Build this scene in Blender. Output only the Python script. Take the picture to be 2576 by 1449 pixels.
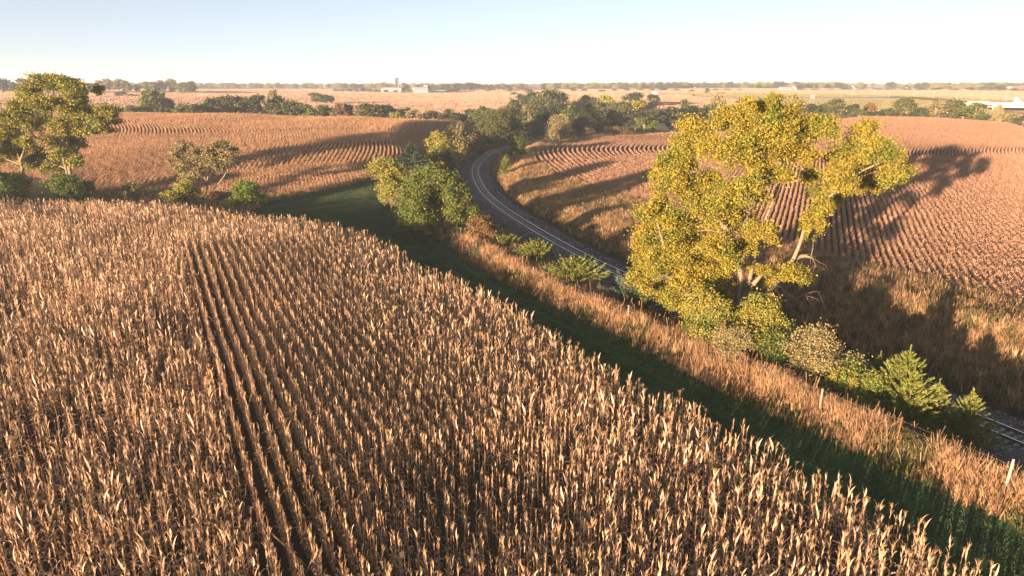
import bpy, math, random
import numpy as np
from mathutils import Vector, Euler, Matrix

# ------------------------------------------------------------------ camera, sky, sun, exposure
SC = bpy.context.scene
for o in list(bpy.data.objects):
    bpy.data.objects.remove(o)
COL = SC.collection
rng = np.random.default_rng(7)
random.seed(7)

CAMZ = 20.0                      # the drone hovers 20 m above the datum (corn stands near 0.5 m)
FP, HY = 1717.0, 210.0           # focal length and horizon row for a 2576 x 1449 picture
PITCH = math.atan((724.5 - HY) / FP)
cam_d = bpy.data.cameras.new('camera')
cam_d.sensor_width = 36.0
cam_d.lens = 36.0 * FP / 2576.0
cam_d.clip_start = 0.5
cam_d.clip_end = 60000.0
cam = bpy.data.objects.new('camera', cam_d)
cam.location = (0, 0, CAMZ)
cam.rotation_euler = (math.pi / 2 - PITCH, 0, 0)
COL.objects.link(cam)
SC.camera = cam

SUN_EL = math.radians(5.3)
SHADOW_AZ = math.radians(37.2)   # shadows fall this far right of the view direction (+Y)
world = bpy.data.worlds.new('World')
SC.world = world
world.use_nodes = True
wn = world.node_tree
sky = wn.nodes.new('ShaderNodeTexSky')
sky.sky_type = 'NISHITA'
sky.sun_disc = False
sky.sun_elevation = SUN_EL
# direction towards the sun, measured clockwise from +Y
sky.sun_rotation = SHADOW_AZ + math.pi
sky.altitude = 300
sky.air_density = 0.42
sky.dust_density = 0.45
sky.ozone_density = 0.8
wn.nodes['Background'].inputs[1].default_value = 0.05
hs = wn.nodes.new('ShaderNodeHueSaturation')      # thin high haze: paler than a clear sky all round
hs.inputs['Saturation'].default_value = 0.55
hs.inputs['Value'].default_value = 1.0
tint = wn.nodes.new('ShaderNodeMix'); tint.data_type = 'RGBA'; tint.blend_type = 'MULTIPLY'
tint.inputs[0].default_value = 1.0
tint.inputs[7].default_value = (0.98, 1.02, 1.05, 1)
wn.links.new(sky.outputs[0], hs.inputs['Color'])
wn.links.new(hs.outputs[0], tint.inputs[6])
veil = wn.nodes.new('ShaderNodeMix'); veil.data_type = 'RGBA'   # even milky veil over the whole sky
veil.inputs[0].default_value = 0.22
veil.inputs[7].default_value = (3.9, 4.75, 5.1, 1)
wn.links.new(tint.outputs[2], veil.inputs[6])
wn.links.new(veil.outputs[2], wn.nodes['Background'].inputs[0])

sun_d = bpy.data.lights.new('sun', 'SUN')
sun_d.energy = 5.0
sun_d.angle = math.radians(0.53)
sun_d.color = (1.0, 0.70, 0.49)
sun = bpy.data.objects.new('sun', sun_d)
sdir = Vector((math.sin(SHADOW_AZ) * math.cos(SUN_EL), math.cos(SHADOW_AZ) * math.cos(SUN_EL), -math.sin(SUN_EL)))
sun.rotation_euler = sdir.to_track_quat('-Z', 'Y').to_euler()
sun.location = (-60, -80, 60)
COL.objects.link(sun)

SC.view_settings.view_transform = 'Standard'
SC.view_settings.look = 'None'
SC.view_settings.exposure = 2.12
SC.view_settings.gamma = 1.0
SC.view_settings.use_curve_mapping = False
SC.render.engine = 'CYCLES'
SC.cycles.use_denoising = True
SC.cycles.max_bounces = 6
SC.cycles.diffuse_bounces = 1
SC.cycles.transmission_bounces = 3
SC.cycles.volume_bounces = 1
SC.cycles.caustics_reflective = False
SC.cycles.caustics_refractive = False

# ------------------------------------------------------------------ helpers: pixels, tags, meshes
CP, SP = math.cos(PITCH), math.sin(PITCH)

def ray(px, py):
    """direction of the sight line through a pixel of the 2576-wide photograph, scaled so that y = 1"""
    xo, yo = px - 1288.0, py - 724.5
    Y = FP * CP - yo * SP
    Z = FP * SP + yo * CP
    return xo / Y, -Z / Y

def P(px, py, Y):
    a, b = ray(px, py)
    return Vector((a * Y, Y, CAMZ + b * Y))

def tag(o, label=None, cat=None, group=None, kind=None):
    if label: o['label'] = label
    if cat: o['category'] = cat
    if group: o['group'] = group
    if kind: o['kind'] = kind
    return o

def empty(name, loc=(0, 0, 0), rz=0.0):
    o = bpy.data.objects.new(name, None)
    o.location = loc
    o.rotation_euler = (0, 0, rz)
    o.empty_display_size = 0.2
    COL.objects.link(o)
    return o

def mesh_np(name, v, quads=None, tris=None, smooth=False):
    me = bpy.data.meshes.new(name)
    v = np.asarray(v, dtype=np.float32).reshape(-1, 3)
    q = np.zeros((0, 4), np.int32) if quads is None or len(quads) == 0 else np.asarray(quads, np.int32)
    t = np.zeros((0, 3), np.int32) if tris is None or len(tris) == 0 else np.asarray(tris, np.int32)
    me.vertices.add(len(v))
    me.vertices.foreach_set('co', v.ravel())
    nl = q.size + t.size
    me.loops.add(nl)
    me.loops.foreach_set('vertex_index', np.concatenate([q.ravel(), t.ravel()]).astype(np.int32))
    npoly = len(q) + len(t)
    me.polygons.add(npoly)
    starts = np.concatenate([np.arange(len(q)) * 4, q.size + np.arange(len(t)) * 3]).astype(np.int32)
    me.polygons.foreach_set('loop_start', starts)
    me.polygons.foreach_set('use_smooth', np.full(npoly, smooth))
    me.update(calc_edges=True)
    return me

def obj(name, me, mat=None, parent=None, loc=None):
    o = bpy.data.objects.new(name, me)
    if mat is not None and me is not None and len(me.materials) == 0:
        me.materials.append(mat)
    if parent is not None:
        o.parent = parent
    if loc is not None:
        o.location = loc
    COL.objects.link(o)
    return o

class MB:
    """collects boxes and tubes; build() links them as one mesh object"""
    def __init__(s):
        s.v, s.q, s.t = [], [], []
        s.n = 0
    def add(s, v, q=(), t=()):
        s.v.append(np.asarray(v, float).reshape(-1, 3))
        for f in q: s.q.append([i + s.n for i in f])
        for f in t: s.t.append([i + s.n for i in f])
        s.n += len(s.v[-1])
        return s
    def box(s, c, d, rz=0.0, taper=1.0):
        x, y, z = d[0] / 2, d[1] / 2, d[2] / 2
        v = [(-x, -y, -z), (x, -y, -z), (x, y, -z), (-x, y, -z),
             (-x * taper, -y * taper, z), (x * taper, -y * taper, z), (x * taper, y * taper, z), (-x * taper, y * taper, z)]
        ca, sa = math.cos(rz), math.sin(rz)
        v = [(c[0] + a * ca - b * sa, c[1] + a * sa + b * ca, c[2] + e) for a, b, e in v]
        return s.add(v, [(0, 3, 2, 1), (4, 5, 6, 7), (0, 1, 5, 4), (1, 2, 6, 5), (2, 3, 7, 6), (3, 0, 4, 7)])
    def tube(s, pts, rad, n=6, cap=True):
        pts = [Vector(p) for p in pts]
        m = len(pts)
        if not hasattr(rad, '__len__'): rad = [rad] * m
        V = []
        prev = None
        for i, p in enumerate(pts):
            d = (pts[min(i + 1, m - 1)] - pts[max(i - 1, 0)])
            d = d.normalized() if d.length > 1e-9 else Vector((0, 0, 1))
            ref = prev if prev is not None and abs(prev.dot(d)) < 0.95 else (Vector((1, 0, 0)) if abs(d.x) < 0.8 else Vector((0, 1, 0)))
            u = (ref - d * ref.dot(d)).normalized()
            prev = u
            w = d.cross(u)
            for k in range(n):
                a = 2 * math.pi * k / n
                V.append(p + (u * math.cos(a) + w * math.sin(a)) * rad[i])
        Q = []
        for i in range(m - 1):
            for k in range(n):
                a, b = i * n + k, i * n + (k + 1) % n
                Q.append((a, b, b + n, a + n))
        T = []
        if cap:
            V.append(pts[-1]); e = len(V) - 1
            for k in range(n):
                T.append(((m - 1) * n + k, (m - 1) * n + (k + 1) % n, e))
            V.append(pts[0]); e = len(V) - 1
            for k in range(n):
                T.append(((k + 1) % n, k, e))
        return s.add([tuple(p) for p in V], Q, T)
    def lathe(s, c, prof, n=16):
        V, Q = [], []
        for r, z in prof:
            for k in range(n):
                a = 2 * math.pi * k / n
                V.append((c[0] + r * math.cos(a), c[1] + r * math.sin(a), c[2] + z))
        for i in range(len(prof) - 1):
            for k in range(n):
                a, b = i * n + k, i * n + (k + 1) % n
                Q.append((a, b, b + n, a + n))
        return s.add(V, Q)
    def mesh(s, name, smooth=False):
        return mesh_np(name, np.concatenate(s.v), s.q, s.t, smooth)
    def build(s, name, mat, parent=None, smooth=False, loc=None):
        return obj(name, s.mesh(name, smooth), mat, parent, loc)

# ------------------------------------------------------------------ materials
def new_mat(name):
    m = bpy.data.materials.new(name)
    m.use_nodes = True
    nt = m.node_tree
    for n in list(nt.nodes): nt.nodes.remove(n)
    out = nt.nodes.new('ShaderNodeOutputMaterial')
    return m, nt, out

def L(nt, a, b): nt.links.new(a, b)

def noise_node(nt, scale, detail=4, coord='Object', rough=0.6):
    tc = nt.nodes.new('ShaderNodeTexCoord')
    n = nt.nodes.new('ShaderNodeTexNoise')
    n.inputs['Scale'].default_value = scale
    n.inputs['Detail'].default_value = detail
    n.inputs['Roughness'].default_value = rough
    L(nt, tc.outputs[coord], n.inputs['Vector'])
    return n

def ramp(nt, fac, stops):
    r = nt.nodes.new('ShaderNodeValToRGB')
    els = r.color_ramp.elements
    while len(els) < len(stops): els.new(0.5)
    for e, (p, c) in zip(els, stops):
        e.position = p
        e.color = (*c, 1)
    L(nt, fac, r.inputs[0])
    return r

def plain(name, c1, c2=None, scale=3.0, rough=0.7, metal=0.0, bump=0.0, coord='Object', detail=4):
    m, nt, out = new_mat(name)
    b = nt.nodes.new('ShaderNodeBsdfPrincipled')
    b.inputs['Roughness'].default_value = rough
    b.inputs['Metallic'].default_value = metal
    c2 = c2 or tuple(x * 0.75 for x in c1)
    n = noise_node(nt, scale, detail, coord)
    r = ramp(nt, n.outputs['Fac'], [(0.3, c2), (0.7, c1)])
    L(nt, r.outputs[0], b.inputs['Base Color'])
    if bump:
        bp = nt.nodes.new('ShaderNodeBump')
        bp.inputs['Strength'].default_value = bump
        bp.inputs['Distance'].default_value = 0.05
        L(nt, n.outputs['Fac'], bp.inputs['Height'])
        L(nt, bp.outputs[0], b.inputs['Normal'])
    L(nt, b.outputs[0], out.inputs[0])
    return m

def leafmat(name, cols, transl=0.3, objvar=0.25, island=True, rough=0.6, spec=0.25, blotch=0.0):
    """foliage: colour picked per leaf (random per island), shifted a little per plant"""
    m, nt, out = new_mat(name)
    g = nt.nodes.new('ShaderNodeNewGeometry')
    oi = nt.nodes.new('ShaderNodeObjectInfo')
    n = len(cols)
    mix = nt.nodes.new('ShaderNodeMath'); mix.operation = 'MULTIPLY_ADD'
    mix.inputs[1].default_value = 1.0 - objvar
    sc = nt.nodes.new('ShaderNodeMath'); sc.operation = 'MULTIPLY'
    sc.inputs[1].default_value = objvar
    L(nt, oi.outputs['Random'], sc.inputs[0])
    L(nt, g.outputs['Random Per Island'] if island else oi.outputs['Random'], mix.inputs[0])
    L(nt, sc.outputs[0], mix.inputs[2])
    r = ramp(nt, mix.outputs[0], [(0.08 + 0.84 * i / max(1, n - 1), c) for i, c in enumerate(cols)])
    src = r.outputs[0]
    if blotch:                                   # boughs that turn earlier or later than the rest
        nz = noise_node(nt, blotch, 2)
        rb = ramp(nt, nz.outputs['Fac'], [(.34, (.62, .86, .80)), (.5, (1, 1, 1)), (.68, (1.08, 1.02, .90))])
        mx = nt.nodes.new('ShaderNodeMix'); mx.data_type = 'RGBA'; mx.blend_type = 'MULTIPLY'; mx.inputs[0].default_value = 1
        L(nt, src, mx.inputs[6]); L(nt, rb.outputs[0], mx.inputs[7]); src = mx.outputs[2]
    d = nt.nodes.new('ShaderNodeBsdfPrincipled')
    d.inputs['Roughness'].default_value = rough
    d.inputs['Specular IOR Level'].default_value = spec
    L(nt, src, d.inputs['Base Color'])
    if transl > 0:
        t = nt.nodes.new('ShaderNodeBsdfTranslucent')
        L(nt, src, t.inputs['Color'])
        ms = nt.nodes.new('ShaderNodeMixShader')
        ms.inputs[0].default_value = transl
        L(nt, d.outputs[0], ms.inputs[1]); L(nt, t.outputs[0], ms.inputs[2])
        L(nt, ms.outputs[0], out.inputs[0])
    else:
        L(nt, d.outputs[0], out.inputs[0])
    return m

M = {}
M['corn'] = leafmat('dry_corn_leaf', [(.17, .085, .05), (.46, .265, .155), (.70, .46, .29), (.84, .61, .41)], .22, .25)
M['cornstalk'] = leafmat('dry_corn_stalk', [(.33, .20, .09), (.52, .36, .18)], 0, .6)
M['bean'] = leafmat('dry_bean', [(.22, .115, .065), (.40, .23, .135), (.54, .34, .21)], .15, .3)
M['beanpale'] = leafmat('dry_bean_pale', [(.27, .14, .07), (.44, .25, .13), (.58, .36, .20)], .15, .3)
M['straw'] = leafmat('dry_grass', [(.24, .13, .06), (.46, .28, .135), (.66, .45, .245)], .25, .45)
M['rust'] = leafmat('rust_grass', [(.16, .085, .042), (.36, .21, .105), (.54, .34, .18)], .25, .45)
M['forb'] = leafmat('dull_forb', [(.09, .075, .03), (.16, .13, .05), (.25, .19, .075)], .25, .45)
M['weedgreen'] = leafmat('weed_green', [(.035, .06, .018), (.07, .10, .028), (.12, .14, .04)], .25, .4)
M['turfpale'] = leafmat('mown_grass_pale', [(.06, .085, .03), (.11, .14, .045), (.17, .18, .065)], .25, .3)
M['turf'] = leafmat('mown_grass', [(.032, .068, .032), (.058, .10, .045), (.095, .135, .06)], .25, .3)
M['gold'] = leafmat('golden_leaf', [(.15, .14, .024), (.25, .215, .03), (.35, .285, .038), (.45, .35, .06)], .3, .1, blotch=.33)
M['goldolive'] = leafmat('olive_gold_leaf', [(.14, .145, .03), (.24, .225, .045), (.34, .30, .06), (.43, .36, .085)], .3, .15, blotch=.5)
M['olive'] = leafmat('olive_leaf', [(.05, .065, .02), (.10, .11, .032), (.16, .15, .045)], .3, .3)
M['green'] = leafmat('green_leaf', [(.06, .09, .018), (.10, .14, .027), (.16, .185, .036), (.22, .21, .05)], .3, .2, blotch=.6)
M['bright'] = leafmat('bright_leaf', [(.08, .13, .02), (.16, .22, .03), (.26, .30, .045)], .35, .2)
M['dark'] = leafmat('dark_leaf', [(.022, .036, .014), (.045, .065, .022), (.075, .095, .03)], .25, .3)
M['tawny'] = leafmat('tawny_leaf', [(.17, .145, .06), (.29, .24, .10), (.40, .33, .15)], .3, .25)
M['russet'] = leafmat('russet_leaf', [(.10, .055, .025), (.20, .12, .045), (.28, .19, .07)], .3, .25)
M['cedar'] = leafmat('cedar_spray', [(.06, .08, .02), (.14, .17, .034), (.23, .25, .05), (.31, .30, .08)], .2, .2)
M['bluecedar'] = leafmat('blue_cedar_spray', [(.05, .08, .05), (.11, .15, .09), (.20, .24, .14)], .2, .2)
M['spruce'] = leafmat('spruce_needle', [(.018, .035, .022), (.035, .06, .036), (.07, .095, .05)], .1, .2)
M['bark'] = plain('bark', (.30, .23, .15), (.13, .095, .06), 6, .9, bump=.6)
M['palebark'] = plain('pale_bark', (.30, .235, .145), (.17, .125, .08), 5, .9, bump=.6)
M['twig'] = leafmat('bare_twig', [(.16, .10, .07), (.32, .22, .15)], 0, .5)

# ------------------------------------------------------------------ the lie of the land
CTRL = []
def cp(px, py, Y):
    v = P(px, py, Y); CTRL.append((v.x, v.y, v.z))
def cx(x, y, z): CTRL.append((x, y, z))

# corn hill
for a in [(-150, -60, -9), (0, -60, -5), (120, -60, -2), (-120, 0, -5.5), (-60, 0, -3.6), (0, 0, -2.2), (30, 0, -1.5), (80, 0, .2),
          (-90, 45, -2.3), (-85, 80, .2), (-85, 104, 1.1), (-50, 60, -.6), (-50, 96, 1.0), (-20, 40, -.95), (0, 30, -1.3), (-38, 90, .6),
          (-24, 82, .6), (-11, 71, -.6), (8, 39.5, -1.0), (15, 29, -1.2), (21, 12, -1.5),
          # mown strip and verge
          (-15, 92, -.8), (-10.5, 90, -.8), (-3.5, 69.7, -.8), (6.2, 51.5, -.8), (15.6, 33.7, -.8), (24.6, 16.1, -.8),
          (-3.6, 88, .1), (3, 73.5, .15), (12.5, 55, .2), (22, 37.1, .2), (31, 19.5, .2),
          # lip of the far bank and the fields over it
          (30, 92, -.2), (34, 75, 0), (41, 56, .2), (52, 38, .4), (75, 10, .5), (20, 115, -.6), (10, 140, -1.0)]:
    cx(*a)
# grassy draw behind the corn, and the left hill
for a in [(-20, 420, 150), (0, 470, 128), (200, 505, 122), (400, 508, 121), (560, 510, 119), (800, 505, 118), (900, 490, 123), (700, 497, 122),
          (250, 470, 134), (480, 480, 131), (880, 462, 132), (1000, 430, 148), (1080, 400, 165),
          (300, 410, 152), (700, 405, 152), (900, 405, 155), (0, 360, 178), (300, 350, 180), (500, 350, 180), (900, 352, 182), (1100, 345, 190),
          (0, 312, 205), (300, 313, 205), (600, 314, 206), (900, 320, 208), (1150, 324, 212),
          (-200, 290, 230), (0, 287, 232), (300, 289, 234), (600, 291, 236), (900, 299, 238), (1100, 306, 240), (1230, 312, 244)]:
    cp(*a)
for a in [(-300, 140, 4), (-300, 230, 10), (-220, 310, 3), (-150, 310, 2), (-90, 312, 1), (-40, 315, 0), (-10, 300, -1), (-3, 265, -.6), (20, 265, -1),
          (-240, 360, 4), (-100, 380, 2), (0, 400, 0)]:
    cx(*a)
# middle and right bean fields
for a in [(1345, 395, 184), (1400, 440, 157), (1450, 400, 180), (1600, 450, 150), (1450, 366, 228), (1600, 360, 236), (1700, 480, 134),
          (1560, 500, 128), (1800, 560, 105), (1700, 350, 246), (1500, 345, 254), (1800, 345, 240),
          (2030, 430, 152), (2300, 550, 100), (2500, 600, 90), (2440, 378, 180), (2576, 430, 143), (2150, 380, 185),
          (2300, 300, 268), (2500, 312, 252), (2150, 299, 275), (1950, 320, 262), (2700, 330, 235), (2300, 335, 222)]:
    cp(*a)
for a in [(60, 320, 0), (100, 310, 1), (140, 320, 2.5), (190, 320, 3), (240, 300, 3), (150, 380, 2), (220, 380, 3), (80, 370, 0), (30, 350, -1),
          (305, 430, 1.5), (260, 430, 2.0), (350, 380, 2.0)]:
    cx(*a)
cx(318, 450, .6); cx(345, 448, 1.0); cp(2400, 255, 474)
# farther out
for a in [(100, 246, 520), (500, 252, 520), (900, 272, 470), (1000, 255, 640), (1000, 240, 860), (1000, 232.5, 1050), (1200, 232, 1050),
          (1250, 262, 560), (150, 238, 650), (350, 232, 760), (600, 236, 800), (750, 228, 1050), (500, 226, 1200),
          (1650, 272, 430), (1750, 248, 600), (1500, 250, 560), (1400, 235, 900), (1900, 243, 640), (2050, 238, 760),
          (2200, 249, 520), (2400, 252, 500), (2300, 229, 950), (2550, 232, 900), (2000, 229, 950), (1900, 221, 1900),
          (200, 221, 1800), (800, 222, 1800), (1400, 221, 2000), (2400, 220, 2000),
          (200, 216.5, 4500), (900, 216.5, 4500), (1600, 216.5, 4500), (2400, 216.5, 4500)]:
    cp(*a)
for x in (-12000, -4000, 0, 4000, 12000):
    cx(x, 14000, -6); cx(x, -4000, -3)
for a in [(-12000, 5000, 0), (12000, 5000, 0), (-2500, 1500, 4), (2500, 1500, 4), (-1200, -300, 0), (1200, -300, 0), (-600, 200, 8), (600, 100, 2)]:
    cx(*a)
CTRL = np.array(CTRL)

def warp(x, y): return np.arcsinh(x / 110.0), np.arcsinh(y / 110.0)

def tps_fit(C, lam=2e-4):
    X, Y = warp(C[:, 0], C[:, 1])
    r2 = (X[:, None] - X[None]) ** 2 + (Y[:, None] - Y[None]) ** 2
    K = 0.5 * r2 * np.log(r2 + 1e-12) + lam * np.eye(len(C))
    Pm = np.stack([np.ones(len(C)), X, Y], 1)
    A = np.block([[K, Pm], [Pm.T, np.zeros((3, 3))]])
    w = np.linalg.solve(A, np.concatenate([C[:, 2], np.zeros(3)]))
    return X, Y, w
_TX, _TY, _TW = tps_fit(CTRL)

def base_h(x, y):
    x = np.asarray(x, float); y = np.asarray(y, float)
    shp = x.shape
    X, Y = warp(x.ravel(), y.ravel())
    out = np.empty(len(X))
    for i in range(0, len(X), 40000):
        a, b = X[i:i + 40000, None], Y[i:i + 40000, None]
        r2 = (a - _TX[None]) ** 2 + (b - _TY[None]) ** 2
        out[i:i + 40000] = (0.5 * r2 * np.log(r2 + 1e-12)) @ _TW[:-3] + _TW[-3] + _TW[-2] * a[:, 0] + _TW[-1] * b[:, 0]
    return out.reshape(shp)

# railway centre line: x, y, rail-top height
TRK = np.array([(75, -40, -2.6), (52.5, 4, -2.5), (41.4, 25, -2.4), (32.4, 42.6, -2.3), (23.0, 60.4, -2.1), (13.3, 78.6, -1.9), (10.1, 85.1, -1.7), (6.4, 94.5, -1.45),
                (2.8, 105.0, -1.3), (-2.25, 122.5, -1.2), (-5.9, 140.0, -1.1), (-8.0, 157.0, -1.0), (-9.2, 170.0, -.95), (-9.5, 180.0, -.9), (-8.9, 198.0, -.8), (-6.6, 217.0, -.7),
                (-2.2, 236.0, -.6), (6.0, 256.0, -.6), (20, 277, -.7), (42, 298, -.8), (75, 320, -.9), (130, 345, -1.0)], float)

def catmull(pts, step):
    out = []
    n = len(pts)
    for i in range(n - 1):
        p0, p1, p2, p3 = pts[max(i - 1, 0)], pts[i], pts[i + 1], pts[min(i + 2, n - 1)]
        m = max(2, int(np.linalg.norm((p2 - p1)[:2]) / step))
        for k in range(m):
            t = k / m
            out.append(0.5 * ((2 * p1) + (p2 - p0) * t + (2 * p0 - 5 * p1 + 4 * p2 - p3) * t * t + (3 * p1 - p0 - 3 * p2 + p3) * t ** 3))
    out.append(pts[-1])
    return np.array(out)
_c = catmull(TRK, 1.0)
for _ in range(60):                                   # ease the kinks out of the alignment
    _c[1:-1] = .25 * _c[:-2] + .5 * _c[1:-1] + .25 * _c[2:]
_s = np.concatenate([[0], np.cumsum(np.linalg.norm(np.diff(_c[:, :2], axis=0), axis=1))])
TS = np.arange(0, _s[-1], 1.0)
TC = np.stack([np.interp(TS, _s, _c[:, k]) for k in range(3)], 1)
_tg = np.gradient(TC[:, :2], axis=0)
_tg /= np.linalg.norm(_tg, axis=1)[:, None]
TT = _tg
TN = np.stack([_tg[:, 1], -_tg[:, 0]], 1)             # to the right of travel (away from the camera runs up the list)

def track_dist(x, y):
    """signed offset from the centre line (+ = right), rail height there; far from the track |d| is large"""
    x = np.asarray(x, float); y = np.asarray(y, float)
    shp = x.shape
    xf, yf = x.ravel(), y.ravel()
    d = np.full(len(xf), 999.0); z = np.zeros(len(xf))
    near = (xf > -80) & (xf < 200) & (yf > -90) & (yf < 400)
    idx = np.nonzero(near)[0]
    for i in range(0, len(idx), 20000):
        k = idx[i:i + 20000]
        dx = xf[k, None] - TC[None, :, 0]; dy = yf[k, None] - TC[None, :, 1]
        j = np.argmin(dx * dx + dy * dy, axis=1)
        a = np.arange(len(k))
        sd = dx[a, j] * TN[j, 0] + dy[a, j] * TN[j, 1]
        r = np.hypot(dx[a, j], dy[a, j])
        d[k] = np.where(np.abs(r) > np.abs(sd) + 1.5, np.sign(sd) * r, sd)
        z[k] = TC[j, 2]
    return d.reshape(shp), z.reshape(shp)

def verge_d(d, y):
    """offset from the track measured so that the weedy ridge always lies at -14.5"""
    return d - 1.7 * np.clip((60 - y) / 30, 0, 1.4)

def height(x, y):
    x = np.asarray(x, float); y = np.asarray(y, float)
    b = base_h(x, y)
    r = np.hypot(x, y)
    b = b + 0.10 * np.sin(x * .31 + 1.3 * np.sin(y * .11)) * np.sin(y * .27 + x * .05) * np.clip(r / 60, .3, 1) * (r < 900)
    d, z = track_dist(x, y)
    a = np.abs(d)
    sub = z - 0.62
    up = sub + np.maximum(0, a - 4.3) * np.where(d > 0, .33, .38)
    lo = sub - np.maximum(0, a - 3.6) * 0.5
    c = np.minimum(np.maximum(b, lo), up)
    # low ridge of weeds along the near lip of the cutting
    c = c + .85 * np.exp(-((verge_d(d, y) + 14.5) / 1.25) ** 2) * np.clip((98 - y) / 14, 0, 1)
    return np.where(a < 60, c, b)

def hz(x, y): return float(height(np.array([x]), np.array([y]))[0])

_TS_ = np.concatenate([np.linspace(12, 300, 900), np.geomspace(301, 9000, 500)])
def G(px, py):
    """where the sight line through a pixel first meets the ground"""
    a, b = ray(px, py)
    zz = height(a * _TS_, _TS_)
    zr = CAMZ + b * _TS_
    i = np.nonzero(zr <= zz)[0]
    if len(i) == 0: return P(px, py, 3000)
    i = i[0]
    if i == 0: return Vector((a * 12, 12, zz[0]))
    t0, t1 = _TS_[i - 1], _TS_[i]
    e0, e1 = zr[i - 1] - zz[i - 1], zr[i] - zz[i]
    t = t0 + (t1 - t0) * e0 / (e0 - e1)
    return Vector((a * t, t, CAMZ + b * t))

def at_ground(px, Y):
    """the ground point under a picture column at a forward distance"""
    a = (px - 1288.0) / FP
    for _ in range(6):
        z = hz(a * Y, Y)
        # row follows from the height, column scale from the row
        depth = Y * CP - (z - CAMZ) * SP
        a = (px - 1288.0) / FP * depth / Y
    return Vector((a * Y, Y, hz(a * Y, Y)))

def inpoly(x, y, poly):
    poly = np.asarray(poly, float)
    c = np.zeros(np.shape(x), bool)
    n = len(poly)
    for i in range(n):
        x0, y0 = poly[i]; x1, y1 = poly[(i + 1) % n]
        if y0 == y1: continue
        hit = ((y0 > y) != (y1 > y)) & (x < (x1 - x0) * (y - y0) / (y1 - y0) + x0)
        c ^= hit
    return c

def gp(*pts): return [tuple(G(*p)[:2]) for p in pts]

# ------------------------------------------------------------------ field outlines (plan, metres)
CORN = [(-135, -12), (-135, 116), (-84, 109), (-54.5, 101.5), (-41, 95), (-28, 90), (-21, 85.5), (-16, 81), (-10.9, 72.5), (-1.75, 60.6), (4.25, 48.4),
        (9.0, 40.6), (12.6, 36.0), (15.8, 30.2), (19.0, 24.3), (23, 15.5), (33, -12)]
LEFT_BEAN = gp((-60, 425), (120, 458), (330, 484), (500, 490), (690, 492), (800, 486), (870, 470), (915, 445), (1010, 400), (1070, 372), (1150, 345), (1215, 322)) + [(-8, 262), (-60, 270), (-140, 280), (-330, 280), (-330, 140)]
RIGHT_BEAN = gp((1338, 392), (1352, 408), (1400, 440), (1470, 463), (1560, 492), (1650, 520), (1780, 570), (1930, 598), (2080, 642), (2300, 700), (2576, 768)) + \
    [(95, 30), (230, 30), (260, 240)] + gp((2700, 335), (2560, 322), (2440, 304)) + [(150, 272), (110, 272)] + gp((1950, 318), (1800, 338), (1660, 342), (1540, 347), (1450, 362), (1385, 372))
SWALE = gp((690, 505), (880, 468), (930, 452), (1000, 470), (1010, 540), (1060, 600)) + [(-13, 88), (-18, 88), (-30, 93), (-42, 99)]

# ------------------------------------------------------------------ ground sheet
def axis(lo, hi, fine_lo, fine_hi, step, grow):
    a = list(np.arange(fine_lo, fine_hi + step / 2, step))
    s = step
    while a[-1] < hi:
        s *= grow; a.append(a[-1] + s)
    s = step
    while a[0] > lo:
        s *= grow; a.insert(0, a[0] - s)
    return np.array(a)
GX = axis(-13000, 13000, -70, 110, 0.9, 1.06)
GY = axis(-3500, 15000, 14, 300, 0.9, 1.05)
gx, gy = np.meshgrid(GX, GY)
gz = height(gx, gy)
nx, ny = len(GX), len(GY)
ii = np.arange(nx * ny).reshape(ny, nx)
gq = np.stack([ii[:-1, :-1].ravel(), ii[:-1, 1:].ravel(), ii[1:, 1:].ravel(), ii[1:, :-1].ravel()], 1)
gme = mesh_np('ground', np.stack([gx.ravel(), gy.ravel(), gz.ravel()], 1), gq, smooth=True)

def hash2(a, b):
    v = np.sin(a * 127.1 + b * 311.7) * 43758.5453
    return v - np.floor(v)
fx, fy = gx.ravel(), gy.ravel()
col = np.zeros((len(fx), 3))
# far patchwork of fields: blocks of a section, each with one crop
ca, sa = math.cos(.18), math.sin(.18)
u, v = fx * ca + fy * sa, -fx * sa + fy * ca
bu, bv = np.floor(u / 430.0), np.floor(v / 310.0)
hsh = hash2(bu, bv)
pal = np.array([(.50, .33, .17), (.44, .28, .15), (.53, .36, .20), (.40, .25, .14), (.16, .17, .06), (.47, .30, .15)])
col[:] = pal[(hsh * len(pal)).astype(int) % len(pal)]
rr = np.hypot(fx, fy)
nearm = rr < 1300
col[nearm & (fy > 0)] = (.48, .31, .16)
dtr, ztr = track_dist(fx, fy)
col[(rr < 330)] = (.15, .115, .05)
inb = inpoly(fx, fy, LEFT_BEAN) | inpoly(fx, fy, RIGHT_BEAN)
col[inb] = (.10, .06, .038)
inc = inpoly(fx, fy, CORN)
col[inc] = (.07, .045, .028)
sw = inpoly(fx, fy, SWALE)
strip = (~inc) & (~inb) & (fy > -20) & (fy < 96) & (verge_d(dtr, fy) < -16.0) & (fx > -35) & (rr < 130)
turf_zone = sw | strip
col[turf_zone] = (.05, .10, .035)
col[(np.abs(dtr) < 7) & (rr < 330)] = (.075, .06, .04)
far_green = inpoly(fx, fy, [tuple(P(1850, 250, 560)[:2]), tuple(P(1600, 236, 800)[:2]), tuple(P(2000, 234, 790)[:2]), tuple(P(2576, 246, 560)[:2]), (330, 470), (200, 470)])
col[far_green] = (.20, .19, .06)
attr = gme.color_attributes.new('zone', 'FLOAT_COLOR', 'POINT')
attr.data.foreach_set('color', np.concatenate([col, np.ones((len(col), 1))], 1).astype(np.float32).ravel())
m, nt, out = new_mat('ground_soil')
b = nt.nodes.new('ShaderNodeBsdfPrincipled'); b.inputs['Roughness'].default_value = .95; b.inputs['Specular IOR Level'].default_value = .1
at_ = nt.nodes.new('ShaderNodeAttribute'); at_.attribute_name = 'zone'
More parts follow.
